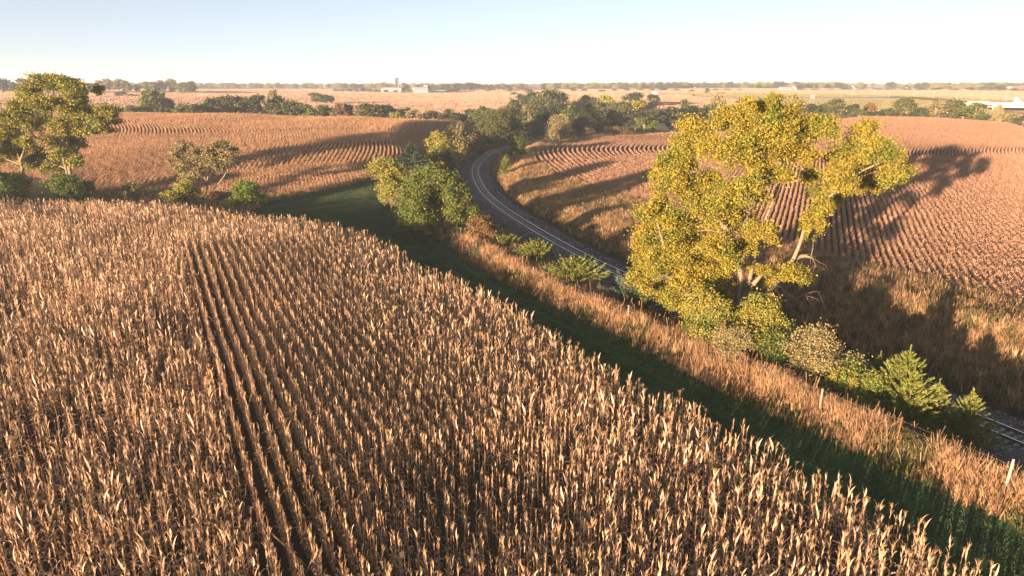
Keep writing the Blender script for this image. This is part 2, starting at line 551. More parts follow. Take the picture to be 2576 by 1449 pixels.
n1 = noise_node(nt, .9, 8, rough=.75); n2 = noise_node(nt, .035, 5)
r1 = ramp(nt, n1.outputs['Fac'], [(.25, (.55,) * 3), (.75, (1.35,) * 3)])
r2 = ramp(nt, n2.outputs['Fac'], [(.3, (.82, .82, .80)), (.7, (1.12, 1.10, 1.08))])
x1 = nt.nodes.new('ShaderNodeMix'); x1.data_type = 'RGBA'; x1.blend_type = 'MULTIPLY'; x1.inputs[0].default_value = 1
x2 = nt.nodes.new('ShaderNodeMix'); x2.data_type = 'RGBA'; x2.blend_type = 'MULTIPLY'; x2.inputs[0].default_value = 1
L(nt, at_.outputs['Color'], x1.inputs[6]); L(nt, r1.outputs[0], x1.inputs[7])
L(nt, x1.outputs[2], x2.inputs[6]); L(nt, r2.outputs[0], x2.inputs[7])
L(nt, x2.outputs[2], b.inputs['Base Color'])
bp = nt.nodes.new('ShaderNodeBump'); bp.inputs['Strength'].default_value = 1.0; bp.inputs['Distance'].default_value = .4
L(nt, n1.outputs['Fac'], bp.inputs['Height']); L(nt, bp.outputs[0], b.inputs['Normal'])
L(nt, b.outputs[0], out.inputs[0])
ground = obj('ground', gme, m)
tag(ground, kind='structure')

# ------------------------------------------------------------------ railway
steel = plain('rail_steel', (.16, .12, .10), (.09, .06, .045), 8, .5, .6)
polish = plain('rail_head', (.95, .95, .97), (.88, .88, .92), 30, .28, 1.0)
tie_m = plain('tie_timber', (.26, .235, .21), (.12, .105, .095), 4, .85, bump=.4)
stone_m = leafmat('ballast_stone', [(.03, .028, .035), (.07, .06, .068), (.15, .12, .125), (.30, .225, .21)], 0, 1.0)
bal_m = plain('ballast_bed', (.12, .10, .105), (.035, .03, .033), 9, .95, bump=1.0, detail=8)

def along(s0, s1, step):
    s = np.arange(s0, s1, step)
    c = np.stack([np.interp(s, TS, TC[:, k]) for k in range(3)], 1)
    t = np.stack([np.interp(s, TS, TT[:, k]) for k in range(2)], 1)
    t /= np.linalg.norm(t, axis=1)[:, None]
    return s, c, t, np.stack([t[:, 1], -t[:, 0]], 1)

def sweep(name, prof, s0, s1, step, mat, parent=None, smooth=False, jitter=0.0):
    """prof: closed list of (offset right, height above rail base line)"""
    s, c, t, n = along(s0, s1, step)
    k = len(prof)
    V = np.zeros((len(s), k, 3))
    for j, (o, h) in enumerate(prof):
        oo = o + (rng.normal(0, jitter, len(s)) if jitter else 0)
        V[:, j, 0] = c[:, 0] + n[:, 0] * oo
        V[:, j, 1] = c[:, 1] + n[:, 1] * oo
        V[:, j, 2] = c[:, 2] + h + (rng.normal(0, jitter * .4, len(s)) if jitter else 0)
    idx = np.arange(len(s) * k).reshape(len(s), k)
    Q = []
    for j in range(k):
        j2 = (j + 1) % k
        Q.append(np.stack([idx[:-1, j], idx[:-1, j2], idx[1:, j2], idx[1:, j]], 1))
    return obj(name, mesh_np(name, V.reshape(-1, 3), np.concatenate(Q), smooth=smooth), mat, parent)

SLEN = TS[-1]
ballast = sweep('ballast', [(-4.0, -.75), (-3.3, -.42), (-2.4, -.24), (-1.6, -.215), (-.8, -.235), (0, -.23), (.8, -.235), (1.6, -.215), (2.4, -.24), (3.3, -.42), (4.0, -.75)], 0, SLEN, .5, bal_m, smooth=True, jitter=.03)
tag(ballast, kind='structure')
track = empty('railway_track', (TC[150][0], TC[150][1], TC[150][2]))
tag(track, 'single curving railway track with two bright steel rails on dark timber ties', 'railway')
def under(o, root):
    o.parent = root
    o.matrix_parent_inverse = Matrix.Translation(-root.location)
    return o
for sg in (-1, 1):
    g = sg * .7525
    r = sweep('rail', [(g - .07, -.17), (g + .07, -.17), (g + .07, -.155), (g + .012, -.14), (g + .012, -.045), (g + .036, -.035), (g + .036, -.012), (g - .036, -.012), (g - .036, -.035), (g - .012, -.045), (g - .012, -.14), (g - .07, -.155)], 0, SLEN, .8, steel)
    under(r, track)
    h = sweep('rail_head', [(g - .0362, -.014), (g + .0362, -.014), (g + .030, 0), (g - .030, 0)], 0, SLEN, .8, polish, smooth=False)
    h.parent = r
tb = MB().box((0, 0, 0), (2.6, .23, .14))
tie_me = tb.mesh('tie'); tie_me.materials.append(tie_m)
s, c, t, n = along(0, SLEN, .53)
inview = (c[:, 1] > 30) & (np.abs(c[:, 0]) < c[:, 1] * .82)
order = [i for i in np.argsort(np.hypot(c[:, 0], c[:, 1])) if inview[i]][:300]
oset = set(order)
rest = MB()
for i in range(len(s)):
    yaw = math.atan2(n[i, 1], n[i, 0]) + random.gauss(0, .012)
    z = c[i, 2] - .245 + random.gauss(0, .006)
    if i in oset:
        o = obj('tie', tie_me, parent=None)
        o.location = (c[i, 0], c[i, 1], z); o.rotation_euler = (0, 0, yaw)
        o.scale = (random.uniform(.97, 1.04), random.uniform(.9, 1.08), 1)
        under(o, track)
    else:
        rest.box((c[i, 0], c[i, 1], z), (2.6, .23, .14), yaw)
o = rest.build('ties_beyond', tie_m); tag(o, kind='stuff'); under(o, track)

# ------------------------------------------------------------------ instancing of uncountable plants (geometry nodes on points)
def proto_collection(name, meshes):
    c = bpy.data.collections.new(name)
    for i, me in enumerate(meshes):
        c.objects.link(bpy.data.objects.new('%s_%02d' % (name, i), me))
    return c

def scatter(name, coll, pts, rot, scl, label=None, cat=None):
    pts = np.asarray(pts, np.float32)
    me = bpy.data.meshes.new(name)
    me.vertices.add(len(pts)); me.vertices.foreach_set('co', pts.ravel())
    a = me.attributes.new('rot', 'FLOAT_VECTOR', 'POINT'); a.data.foreach_set('vector', np.asarray(rot, np.float32).ravel())
    a = me.attributes.new('scl', 'FLOAT_VECTOR', 'POINT'); a.data.foreach_set('vector', np.asarray(scl, np.float32).ravel())
    nproto = len(coll.objects)
    a = me.attributes.new('pick', 'INT', 'POINT'); a.data.foreach_set('value', rng.integers(0, nproto, len(pts)).astype(np.int32))
    o = bpy.data.objects.new(name, me); COL.objects.link(o)
    ng = bpy.data.node_groups.new(name, 'GeometryNodeTree')
    ng.interface.new_socket('Geometry', in_out='INPUT', socket_type='NodeSocketGeometry')
    ng.interface.new_socket('Geometry', in_out='OUTPUT', socket_type='NodeSocketGeometry')
    N = ng.nodes
    gi, go = N.new('NodeGroupInput'), N.new('NodeGroupOutput')
    iop = N.new('GeometryNodeInstanceOnPoints')
    ci = N.new('GeometryNodeCollectionInfo'); ci.inputs[0].default_value = coll
    ci.inputs['Separate Children'].default_value = True; ci.inputs['Reset Children'].default_value = True
    iop.inputs['Pick Instance'].default_value = True
    def named(nm, ty):
        q = N.new('GeometryNodeInputNamedAttribute'); q.data_type = ty; q.inputs['Name'].default_value = nm
        return [s_ for s_ in q.outputs if s_.enabled and s_.name == 'Attribute'][0]
    ng.links.new(gi.outputs[0], iop.inputs['Points'])
    ng.links.new(ci.outputs[0], iop.inputs['Instance'])
    ng.links.new(named('pick', 'INT'), iop.inputs['Instance Index'])
    ng.links.new(named('rot', 'FLOAT_VECTOR'), iop.inputs['Rotation'])
    ng.links.new(named('scl', 'FLOAT_VECTOR'), iop.inputs['Scale'])
    ng.links.new(iop.outputs[0], go.inputs[0])
    md = o.modifiers.new('plants', 'NODES'); md.node_group = ng
    tag(o, label, cat, kind='stuff')
    return o

def r2seq(n, seed):
    g = 1.32471795724
    i = np.arange(1, n + 1)
    return np.stack([(seed + i / g) % 1, (seed * 1.7 + i / (g * g)) % 1], 1)

def spread(bounds, density, seed):
    x0, x1, y0, y1 = bounds
    n = int((x1 - x0) * (y1 - y0) * density)
    q = r2seq(n, seed)
    return x0 + q[:, 0] * (x1 - x0), y0 + q[:, 1] * (y1 - y0)

def snap_rows(x, y, uf, d):
    e = .05
    for _ in range(2):
        u0 = uf(x, y)
        ux = (uf(x + e, y) - uf(x - e, y)) / (2 * e); uy = (uf(x, y + e) - uf(x, y - e)) / (2 * e)
        g2 = ux * ux + uy * uy
        k = np.round(u0 / d) * d - u0
        x = x + k * ux / g2; y = y + k * uy / g2
    return x, y, np.arctan2(-ux, uy)

def inframe(x, y, margin=.10, back=0):
    return (np.abs(x) < (y + back) * (0.80 + margin) + 4)

# ------------------------------------------------------------------ corn
def strip_leaf(length, width, el0, droop, twist, nseg=5, fold=.25):
    """one dried corn leaf: leaves the stalk upward and bends over; base at the origin, reaching along +X"""
    V, Q = [], []
    p = np.array([0., 0., 0.]); el = el0
    for i in range(nseg + 1):
        t = i / nseg
        w = width * (1 - t ** 1.8) * (.55 + .45 * min(1, t * 4)) + .003
        a = twist * t
        side = np.array([math.sin(a) * .3, math.cos(a), math.sin(a) * .6])
        V += [p - side * w / 2, p + np.array([0, 0, -w * fold]), p + side * w / 2]
        p = p + np.array([math.cos(el), 0, math.sin(el)]) * length / nseg
        el -= droop * (0.5 + t) / nseg * 1.3
    for i in range(nseg):
        k = i * 3
        Q += [(k, k + 1, k + 4, k + 3), (k + 1, k + 2, k + 5, k + 4)]
    return np.array(V), Q

def lib_mesh(name, v, q, mat, t=()):
    me = mesh_np(name, v, q, t); me.materials.append(mat); return me
LEAVES = []
for k in range(8):
    up = k < 3
    v, q = strip_leaf(random.uniform(.40, .58) if up else random.uniform(.5, .72), random.uniform(.065, .09), math.radians(random.uniform(74, 86) if up else random.uniform(50, 72)),
                      random.uniform(.1, 1.3) if up else random.uniform(3.0, 3.7), random.uniform(-2.5, 2.5))
    LEAVES.append((lib_mesh('leaf', v, q, M['corn']), v, q, up))
st = MB().tube([(0, 0, 0), (.01, 0, .7), (0, .012, 1.4), (.008, 0, 2.02)], [.015, .014, .011, .006], 5)
stalk_me = st.mesh('stalk'); stalk_me.materials.append(M['cornstalk'])
ta = MB()
for k in range(5):
    a = k * 1.3
    ta.tube([(0, 0, 0), (.035 * math.cos(a), .035 * math.sin(a), .12), (.09 * math.cos(a) * (k > 0), .09 * math.sin(a) * (k > 0), .24)], [.005, .007, .003], 3, False)
tassel_me = ta.mesh('tassel'); tassel_me.materials.append(M['cornstalk'])
ea = MB().tube([(0, 0, 0), (.03, 0, -.06), (.05, 0, -.15), (.055, 0, -.24), (.05, 0, -.30)], [.012, .03, .034, .022, .004], 6)
ear_me = ea.mesh('ear'); ear_me.materials.append(M['corn'])

def plant_parts(r):
    """(mesh, location, euler, scale) of the parts of one corn plant"""
    out = [(stalk_me, (0, 0, 0), (0, 0, 0), 1.0)]
    ph = r.uniform(0, 6.28)
    nl = r.randint(9, 10)
    for i in range(nl):
        h = .45 + 1.5 * i / (nl - 1)
        up = i >= nl - 4
        ch = [k for k in range(8) if LEAVES[k][3] == up]
        k = r.choice(ch)
        out.append((LEAVES[k][0], (0, 0, h), (r.gauss(0, .15), r.gauss(0, .15), ph + (i % 2) * math.pi + r.gauss(0, .5)), r.uniform(.8, 1.15)))
    out.append((tassel_me, (.008, 0, 2.0), (r.gauss(0, .2), r.gauss(0, .2), r.uniform(0, 6)), r.uniform(.7, 1.25)))
    out.append((ear_me, (.02, 0, r.uniform(.9, 1.15)), (0, 0, ph), 1.0))
    return out

_cache = {}
def merge_parts(parts, name):
    V, Q, T, MI = [], [], [], []
    n = 0
    mats = [M['corn'], M['cornstalk']]
    for me, loc, eu, sc in parts:
        if me.name not in _cache:
            v = np.zeros(len(me.vertices) * 3); me.vertices.foreach_get('co', v)
            _cache[me.name] = (v.reshape(-1, 3), [tuple(p.vertices) for p in me.polygons])
        v, f = _cache[me.name]
        R = np.array(Euler(eu).to_matrix())
        V.append((v * sc) @ R.T + np.array(loc))
        mi = mats.index(me.materials[0])
        for p in f:
            (Q if len(p) == 4 else T).append(([i + n for i in p], mi))
        n += len(v)
    me = mesh_np(name, np.concatenate(V), [q for q, _ in Q], [t for t, _ in T])
    for mm in mats: me.materials.append(mm)
    me.polygons.foreach_set('material_index', np.array([m_ for _, m_ in Q] + [m_ for _, m_ in T], np.int32))
    me.update()
    return me

rr_ = random.Random(3)
KINDS = [plant_parts(rr_) for _ in range(9)]
corn_coll = proto_collection('corn_kinds', [merge_parts(k, 'corn_kind') for k in KINDS])

def corn_points():
    d = .82
    x, y = spread((-135, 30, -12, 118), 1 / (d * .17), .37)
    keep = inframe(x, y, .25, 22) & (y > -12)
    x, y = x[keep], y[keep]
    nmain = np.array([.885, .466])
    um = x * nmain[0] + y * nmain[1]
    endrow = (y > 77.5 + .15 * (x + 30)) & (x < -17)
    left = (um < 2.0) & ~endrow
    uf_main = lambda X, Y: X * nmain[0] + Y * nmain[1]
    uf_left = lambda X, Y: X * .35 + Y * .94 + 2.5 * np.sin(X * .05)
    uf_end = lambda X, Y: X * .40 + Y * .92
    xs, ys = x.copy(), y.copy()
    for msk, uf in ((~left & ~endrow, uf_main), (left, uf_left), (endrow, uf_end)):
        a, b, _ = snap_rows(x[msk], y[msk], uf, d)
        xs[msk], ys[msk] = a, b
    jit = np.where(left, .10, .012)
    jit = np.where(um > 19, .05, jit)
    xs += rng.normal(0, 1, len(xs)) * jit; ys += rng.normal(0, 1, len(ys)) * jit
    k = inpoly(xs, ys, CORN)
    k &= (rng.random(len(xs)) < np.where(left | endrow, .80, .97))
    rowz = ~left & ~endrow & (um < 17 + rng.normal(0, 3, len(xs)))
    k &= (rng.random(len(xs)) < np.where(rowz, 1, .86))
    # thin patches where plants have gone down
    thin = np.sin(xs * .21 + 2 * np.sin(ys * .13)) * np.sin(ys * .17 + 1.7 * np.sin(xs * .09)) 
    k &= rng.random(len(xs)) > np.clip((thin - .25) * .9, 0.05, .5)
    ang = np.full(len(xs), math.atan2(nmain[0], -nmain[1]))
    return xs[k], ys[k], thin[k], rowz[k], ang[k]
cxs, cys, cth, crz, cang = corn_points()
czs = height(cxs, cys)
nC = len(cxs)
crot = np.stack([rng.normal(0, .035, nC), rng.normal(0, .035, nC), rng.uniform(0, 6.28, nC)], 1)
lod = rng.random(nC) < .035
crot[lod, 0] += rng.normal(0, .7, lod.sum())
csc = np.clip(1.0 + rng.normal(0, 1, nC) * np.where(crz, .09, .13) - np.clip(cth, 0, 1) * .10, .6, 1.25) * 1.06
crot[:, 2] = np.where(crz, cang + (rng.random(nC) < .5) * math.pi + rng.normal(0, .2, nC), crot[:, 2])
cscl = np.stack([csc * rng.uniform(.75, 1.05, nC), csc * np.where(crz, rng.uniform(.36, .58, nC), rng.uniform(.65, .95, nC)), csc], 1)
# the 300 plants that show largest: the nearest ones whose tops stand in the frame
depth = cys * CP - (czs + 1.8 - CAMZ) * SP
pxs = 1288 + FP * cxs / depth
pys = 724.5 - FP * ((czs + 1.6 - CAMZ) * CP + cys * SP) / depth
vis = (pxs > 20) & (pxs < 2550) & (pys < 1440) & (pys > 700)
ordr = [i for i in np.argsort(np.where(vis, depth, 1e9))[:300]]
sel = np.zeros(nC, bool); sel[ordr] = True
scatter('corn_field', corn_coll, np.stack([cxs, cys, czs], 1)[~sel], crot[~sel], cscl[~sel], 'dry tan standing corn covering the hillside field in rows', 'corn')
for i in ordr:
    e = empty('corn_plant', (cxs[i], cys[i], czs[i]))
    e.rotation_euler = tuple(crot[i]); e.scale = tuple(cscl[i])
    tag(e, 'dry tan corn plant in the nearest rows along the bottom edge of the photo', 'corn plant', 'nearest corn plants along the bottom edge')
    for me, loc, eu, sc in KINDS[i % 9]:
        o = bpy.data.objects.new(me.name.split('.')[0], me)
        o.parent = e; o.location = loc; o.rotation_euler = eu; o.scale = (sc,) * 3
        COL.objects.link(o)

# ------------------------------------------------------------------ soybean rows
def blades(n, h0, h1, spread_r, width, lean, mat, name, length_dir=None, curl=.3, heads=0):
    """upright tuft of narrow leaf or stem strips"""
    V, Q = [], []
    k = 0
    for i in range(n):
        a = random.uniform(0, 6.28); r = spread_r * math.sqrt(random.random())
        bx, by = r * math.cos(a), r * math.sin(a)
        if length_dir: bx *= length_dir
        h = random.uniform(h0, h1); le = random.gauss(0, lean); az = random.uniform(0, 6.28)
        w = width * random.uniform(.7, 1.3); fa = random.uniform(0, 6.28)
        dx, dy = math.cos(fa) * w / 2, math.sin(fa) * w / 2
        tx, ty = bx + math.sin(le) * math.cos(az) * h, by + math.sin(le) * math.sin(az) * h
        mx, my = bx + (tx - bx) * .4, by + (ty - by) * .4
        V += [(bx - dx, by - dy, 0), (bx + dx, by + dy, 0), (mx + dx, my + dy, h * .55), (mx - dx, my - dy, h * .55), (tx + dx * curl, ty + dy * curl, h), (tx - dx * curl, ty - dy * curl, h)]
        Q += [(k, k + 1, k + 2, k + 3), (k + 3, k + 2, k + 4, k + 5)]
        k += 6
    return lib_mesh(name, np.array(V), Q, mat)

random.seed(11)
def bean_mesh(mat):
    V, Q = [], []
    k = 0
    for i in range(46):
        x = random.uniform(-.45, .45); y = random.gauss(0, .095); z = random.uniform(.1, .95) * (1 - .5 * abs(y) / .3)
        l = random.uniform(.10, .24); w = random.uniform(.03, .07)
        d = Vector((random.gauss(0, .4), random.gauss(0, .4), 1)).normalized()
        s_ = d.cross(Vector((random.gauss(0, 1), random.gauss(0, 1), .01))).normalized() * w / 2
        c_ = Vector((x, y, z))
        for p in (c_ - d * l / 2, c_ + s_, c_ + d * l / 2, c_ - s_): V.append(tuple(p))
        Q.append((k, k + 1, k + 2, k + 3)); k += 4
    return lib_mesh('bean', np.array(V), Q, mat)
bean_coll = proto_collection('bean_kinds', [bean_mesh(M['bean']) for _ in range(5)])
beanp_coll = proto_collection('bean_pale_kinds', [bean_mesh(M['beanpale']) for _ in range(5)])

_yt = np.linspace(-400, 800, 12001)
_pt = .5 - .5 * np.cos(2 * math.pi * (_yt - 152.0) / 54.0)
_st = np.cumsum(2.9 * np.clip((_pt - .42) / .58, 0, 1) ** 1.3) * (_yt[1] - _yt[0])
def u_left(x, y):
    yy = y - .22 * (x + 70) + 4 * np.sin(x * .05)
    return (x + .40 * y - np.interp(yy, _yt, _st) + 5 * np.sin(y * .06)) * .93
def u_mid(x, y): return np.hypot(x - 141, y - 188)
def u_right(x, y):
    t_ = x * .40 + y * .917
    return x * .917 - y * .40 - np.where(t_ > 185, (t_ - 185) ** 2 * .004, 0)

def bean_field(name, poly, zones, coll, label, bounds, dens, seed):
    x, y = spread(bounds, dens, seed)
    k = inframe(x, y, .12) & inpoly(x, y, poly)
    x, y = x[k], y[k]
    X, Y, A = [], [], []
    for cond, uf in zones:
        c_ = cond(x, y)
        a, b, tt = snap_rows(x[c_], y[c_], uf, 1.38 if uf is u_mid else .92 if uf is u_left else .76)
        X.append(a); Y.append(b); A.append(tt)
    x, y, a = np.concatenate(X), np.concatenate(Y), np.concatenate(A)
    k = inpoly(x, y, poly)
    x, y, a = x[k], y[k], a[k]
    n_ = len(x)
    x = x + rng.normal(0, .03, n_); y = y + rng.normal(0, .03, n_)
    rot = np.stack([rng.normal(0, .05, n_), rng.normal(0, .05, n_), a + (rng.random(n_) < .5) * math.pi + rng.normal(0, .06, n_)], 1)
    s_ = np.clip(rng.normal(1, .10, n_), .7, 1.3)
    scl = np.stack([s_, s_, s_ * rng.uniform(.85, 1.15, n_)], 1)
    return scatter(name, coll, np.stack([x, y, height(x, y)], 1), rot, scl, label, 'soybeans')
ALL = lambda x, y: np.ones(len(x), bool)
bean_field('bean_rows', LEFT_BEAN, [(ALL, u_left)], beanp_coll, 'ripe brown soybean rows curving over the left hill', (-230, 10, 118, 285), 2.3, .21)
is_right = lambda x, y: x > .27 * y + 6
bean_field('bean_rows', RIGHT_BEAN, [(lambda x, y: ~is_right(x, y), u_mid), (is_right, u_right)], bean_coll, 'ripe brown soybean rows beyond the railway cutting', (5, 250, 28, 285), 2.5, .63)

# ------------------------------------------------------------------ verge, bank and turf plants
random.seed(21)
tall_coll = proto_collection('tall_grass', [blades(34, .3, .8, .26, .022, .42, M['straw'], 'tuft') for _ in range(3)] + [blades(34, .25, .75, .28, .024, .45, M['rust'], 'tuft') for _ in range(2)] + [blades(26, .25, .7, .28, .03, .5, M['forb'], 'tuft')])
pale_coll = proto_collection('pale_grass', [blades(30, .35, .85, .26, .024, .4, M['straw'], 'tuft') for _ in range(4)])
rustc_coll = proto_collection('rust_weeds', [blades(28, .3, .85, .30, .03, .5, M['rust'], 'tuft') for _ in range(4)])
forb_coll = proto_collection('green_forbs', [blades(26, .15, .5, .32, .045, .8, M['forb'], 'tuft') for _ in range(3)] + [blades(30, .12, .4, .32, .04, .8, M['weedgreen'], 'tuft') for _ in range(2)])
bank_coll = proto_collection('bank_weeds', [blades(20, .3, .8, .28, .045, .35, M['forb'], 'tuft') for _ in range(3)] + [blades(18, .4, .9, .25, .04, .3, M['rust'], 'tuft') for _ in range(2)] + [blades(18, .4, .95, .25, .035, .25, M['straw'], 'tuft')])
turf_coll = proto_collection('turf', [blades(16, .04, .14, .16, .022, .6, M['turf'], 'tuft') for _ in range(4)])
turfp_coll = proto_collection('turf_pale', [blades(16, .04, .15, .17, .022, .7, M['turfpale'], 'tuft') for _ in range(3)])
spike_coll = proto_collection('dry_spikes', [blades(2, .9, 1.6, .12, .02, .2, M['rust'], 'tuft', curl=1.6) for _ in range(4)])

def free(x, y):
    return ~(inpoly(x, y, CORN) | inpoly(x, y, LEFT_BEAN) | inpoly(x, y, RIGHT_BEAN))
def put(name, coll, x, y, smin, smax, label, cat, tilt=.08, zs=None):
    n_ = len(x)
    rot = np.stack([rng.normal(0, tilt, n_), rng.normal(0, tilt, n_), rng.uniform(0, 6.28, n_)], 1)
    s_ = rng.uniform(smin, smax, n_)
    if zs is not None: s_ = s_ * zs
    return scatter(name, coll, np.stack([x, y, height(x, y) - .02], 1), rot, np.stack([s_, s_, s_], 1), label, cat)
def patch(x, y, f=.11, ph=0.0):
    return np.sin(x * f * 1.3 + 2.1 * np.sin(y * f * .8 + ph)) * np.sin(y * f + 1.9 * np.sin(x * f * .7 + ph))

# near verge: tall dry weeds along the lip of the cutting
x, y = spread((-20, 75, -10, 100), 13, .11)
d, _ = track_dist(x, y)
wob = .8 * np.sin(y * .23 + x * .1)
d = verge_d(d, y)
k = (d < -10.2) & (d > -16.5 + wob * .5) & free(x, y) & inframe(x, y) & (y < 92) & ~inpoly(x, y, SWALE)
x, y, d = x[k], y[k], d[k]
vp = patch(x, y, .55) + .5 * patch(x, y, 1.7, 2.0) + rng.normal(0, .45, len(x)) + (d + 14.4) * .35  # weed patches, plus sunlit crest and shaded foot put into the plant colours
zs = np.clip(1 + .3 * patch(x, y, .8), .6, 1.35) * np.where(d > -13, .75, 1)
for nm, cl, kk, lb_ in (('verge_grass', pale_coll, vp > .35, 'pale straw grass on the crest of the verge above the railway'), ('verge_weeds', rustc_coll, (vp <= .35) & (vp > -.25), 'rusty brown weeds on the verge above the railway'), ('verge_forbs', forb_coll, vp <= -.25, 'dull green and brown low weeds at the foot of the verge')):
    put(nm, cl, x[kk], y[kk], .75, 1.2, lb_, 'verge weeds', zs=zs[kk])
k = rng.random(len(x)) < .10
put('weed_spikes', spike_coll, x[k], y[k], .8, 1.1, 'bare brown weed stalks standing up out of the verge', 'weeds')
# banks of the cutting and the far side up to the bean field
x, y = spread((-30, 130, 20, 275), 4.5, .53)
d, _ = track_dist(x, y)
k = (np.abs(d) > 4.6) & (d > -10.5) & free(x, y) & inframe(x, y) & ((d > 0) | (y < 100)) & (np.hypot(x, y) < 285)
k &= (d < 62)
x, y, d = x[k], y[k], d[k]
pz = patch(x, y, .16) 
isgrass = (d > 6.5) & (rng.random(len(x)) < np.clip(.55 + pz * .9, .05, .95))
put('bank_weeds', bank_coll, x[~isgrass], y[~isgrass], .8, 1.4, 'dull brown and green weeds on the cutting banks', 'weeds')
put('bank_grass', tall_coll, x[isgrass], y[isgrass], .8, 1.3, 'pale dry grass between the railway and the bean field', 'dry grass')
# left of the track past the mown strip, under the trees, and the draw
x, y = spread((-190, 10, 84, 275), 2.6, .77)
d, _ = track_dist(x, y)
k = (d < -4.6) & free(x, y) & inframe(x, y) & ~inpoly(x, y, SWALE) & ~((d < -10) & (y < 96) & (x > -35))
x, y = x[k], y[k]
put('draw_weeds', bank_coll, x, y, .8, 1.5, 'shaded weeds in the draw between the corn and the left hill', 'weeds')
# mown strip
x, y = spread((-60, 60, 8, 135), 22, .91)
d, _ = track_dist(x, y)
k = free(x, y) & inframe(x, y) & ((inpoly(x, y, SWALE)) | ((verge_d(d, y) < -15.9) & (y < 95) & (x > -30)))
x, y = x[k], y[k]
d = d[k]
tp_ = patch(x, y, .45) + .6 * patch(x, y, 1.5, 1.0) + rng.normal(0, .5, len(x))
rut = (np.abs(np.abs(d + 18.6) - .85) < .22)              # wheel tracks of the mower
zs = np.clip(1 + .35 * patch(x, y, .9, 3.0), .6, 1.5) * np.where(rut, .45, 1.0)
pl = (tp_ > .75) | (rut & (rng.random(len(x)) < .35))
put('mown_grass', turf_coll, x[~pl], y[~pl], .8, 1.5, 'short green mown grass strip between corn and weeds', 'grass', zs=zs[~pl])
put('mown_grass', turfp_coll, x[pl], y[pl], .8, 1.5, 'yellowish tufts in the mown strip between corn and weeds', 'grass', zs=zs[pl])
# ballast stones on the nearer part of the bed
sm = []
for k_ in range(4):
    v = np.array([(math.cos(a) * math.cos(b), math.sin(a) * math.cos(b), math.sin(b)) for b in (-.9, 0, .9) for a in (0, 2.1, 4.2)]) * .06
    v += rng.normal(0, .014, v.shape)
    q = [(0, 1, 4, 3), (1, 2, 5, 4), (2, 0, 3, 5), (3, 4, 7, 6), (4, 5, 8, 7), (5, 3, 6, 8)]
    sm.append(lib_mesh('stone', v, q, stone_m, [(6, 7, 8)]))
stone_coll = proto_collection('stones', sm)
s_, c_, t_, n_ = along(0, SLEN, .014)
k = (c_[:, 1] > 34) & (c_[:, 1] < 215) & (np.abs(c_[:, 0]) < c_[:, 1] * .85)
c_, n_ = c_[k], n_[k]
rep = 3
c_ = np.repeat(c_, rep, 0); n_ = np.repeat(n_, rep, 0)
off = rng.uniform(-3.9, 3.9, len(c_)); off = np.where((np.abs(off) < 1.35) & (rng.random(len(off)) < .6), np.sign(off) * rng.uniform(1.4, 3.9, len(off)), off)
prof_h = np.interp(np.abs(off), [0, 2.4, 3.3, 4.0], [-.25, -.25, -.42, -.75])
pts = np.stack([c_[:, 0] + n_[:, 0] * off, c_[:, 1] + n_[:, 1] * off, c_[:, 2] + prof_h + .01], 1)
scatter('ballast_stones', stone_coll, pts, rng.uniform(0, 6.28, (len(pts), 3)), rng.uniform(.6, 2.1, (len(pts), 1)) * np.ones((1, 3)), 'grey and pink crushed stone heaped along the railway track', 'gravel')
#PART2
# ------------------------------------------------------------------ trees
def leaf_quads(c, size, out_dir=None, bias=.35, aspect=.62):
    """rhombic leaf (or leaf spray) faces at the points c"""
    n = len(c)
    nrm = rng.normal(0, 1, (n, 3))
    if out_dir is not None: nrm = nrm + out_dir * bias * 2
    nrm /= np.linalg.norm(nrm, axis=1)[:, None] + 1e-9
    t = rng.normal(0, 1, (n, 3))
    t -= nrm * (t * nrm).sum(1)[:, None]
    t /= np.linalg.norm(t, axis=1)[:, None] + 1e-9
    w = np.cross(nrm, t)
    L_ = (size * rng.uniform(.65, 1.35, n))[:, None] if np.ndim(size) == 0 else (size * rng.uniform(.65, 1.35, n))[:, None]
    V = np.stack([c - t * L_ * .5, c + w * L_ * aspect * .5, c + t * L_ * .5, c - w * L_ * aspect * .5], 1).reshape(-1, 3)
    Q = np.arange(n * 4).reshape(n, 4)
    return V, Q

def crown_points(blobs, nleaf, sub=14, tight=.30, hollow=.5):
    """leaves in small clumps on the outer part of each blob; blobs: (x, y, z, rx, ry, rz)"""
    B = np.array(blobs, float)
    w = (B[:, 3] * B[:, 4] * B[:, 5]) ** .7
    w /= w.sum()
    pts, dirs, subs = [], [], []
    for b_, wi in zip(B, w):
        k = max(4, int(sub * (.5 + rng.random())))
        d_ = rng.normal(0, 1, (k, 3)); d_ /= np.linalg.norm(d_, axis=1)[:, None]
        d_[:, 2] = np.where(d_[:, 2] < -.55, -d_[:, 2], d_[:, 2])
        rad = rng.uniform(hollow, 1.0, k)
        sc_ = b_[:3] + d_ * rad[:, None] * b_[3:6]
        n = max(8, int(nleaf * wi))
        j = rng.integers(0, k, n)
        sr = tight * b_[3:6] * rng.uniform(.55, 1.3, (k, 1))
        p = sc_[j] + rng.normal(0, .62, (n, 3)) * sr[j]
        pts.append(p); dirs.append(d_[j]); subs.append(sc_)
    return np.concatenate(pts), np.concatenate(dirs), np.concatenate(subs)

def bend(a, b, n=5, sag=.12, wob=.05):
    a, b = Vector(a), Vector(b)
    ln = (b - a).length
    out = []
    o1 = Vector((random.gauss(0, wob), random.gauss(0, wob), 0)) * ln
    for i in range(n + 1):
        t = i / n
        p = a.lerp(b, t)
        p += o1 * math.sin(math.pi * t) + Vector((0, 0, ln * sag * math.sin(math.pi * t)))
        out.append(p)
    return out

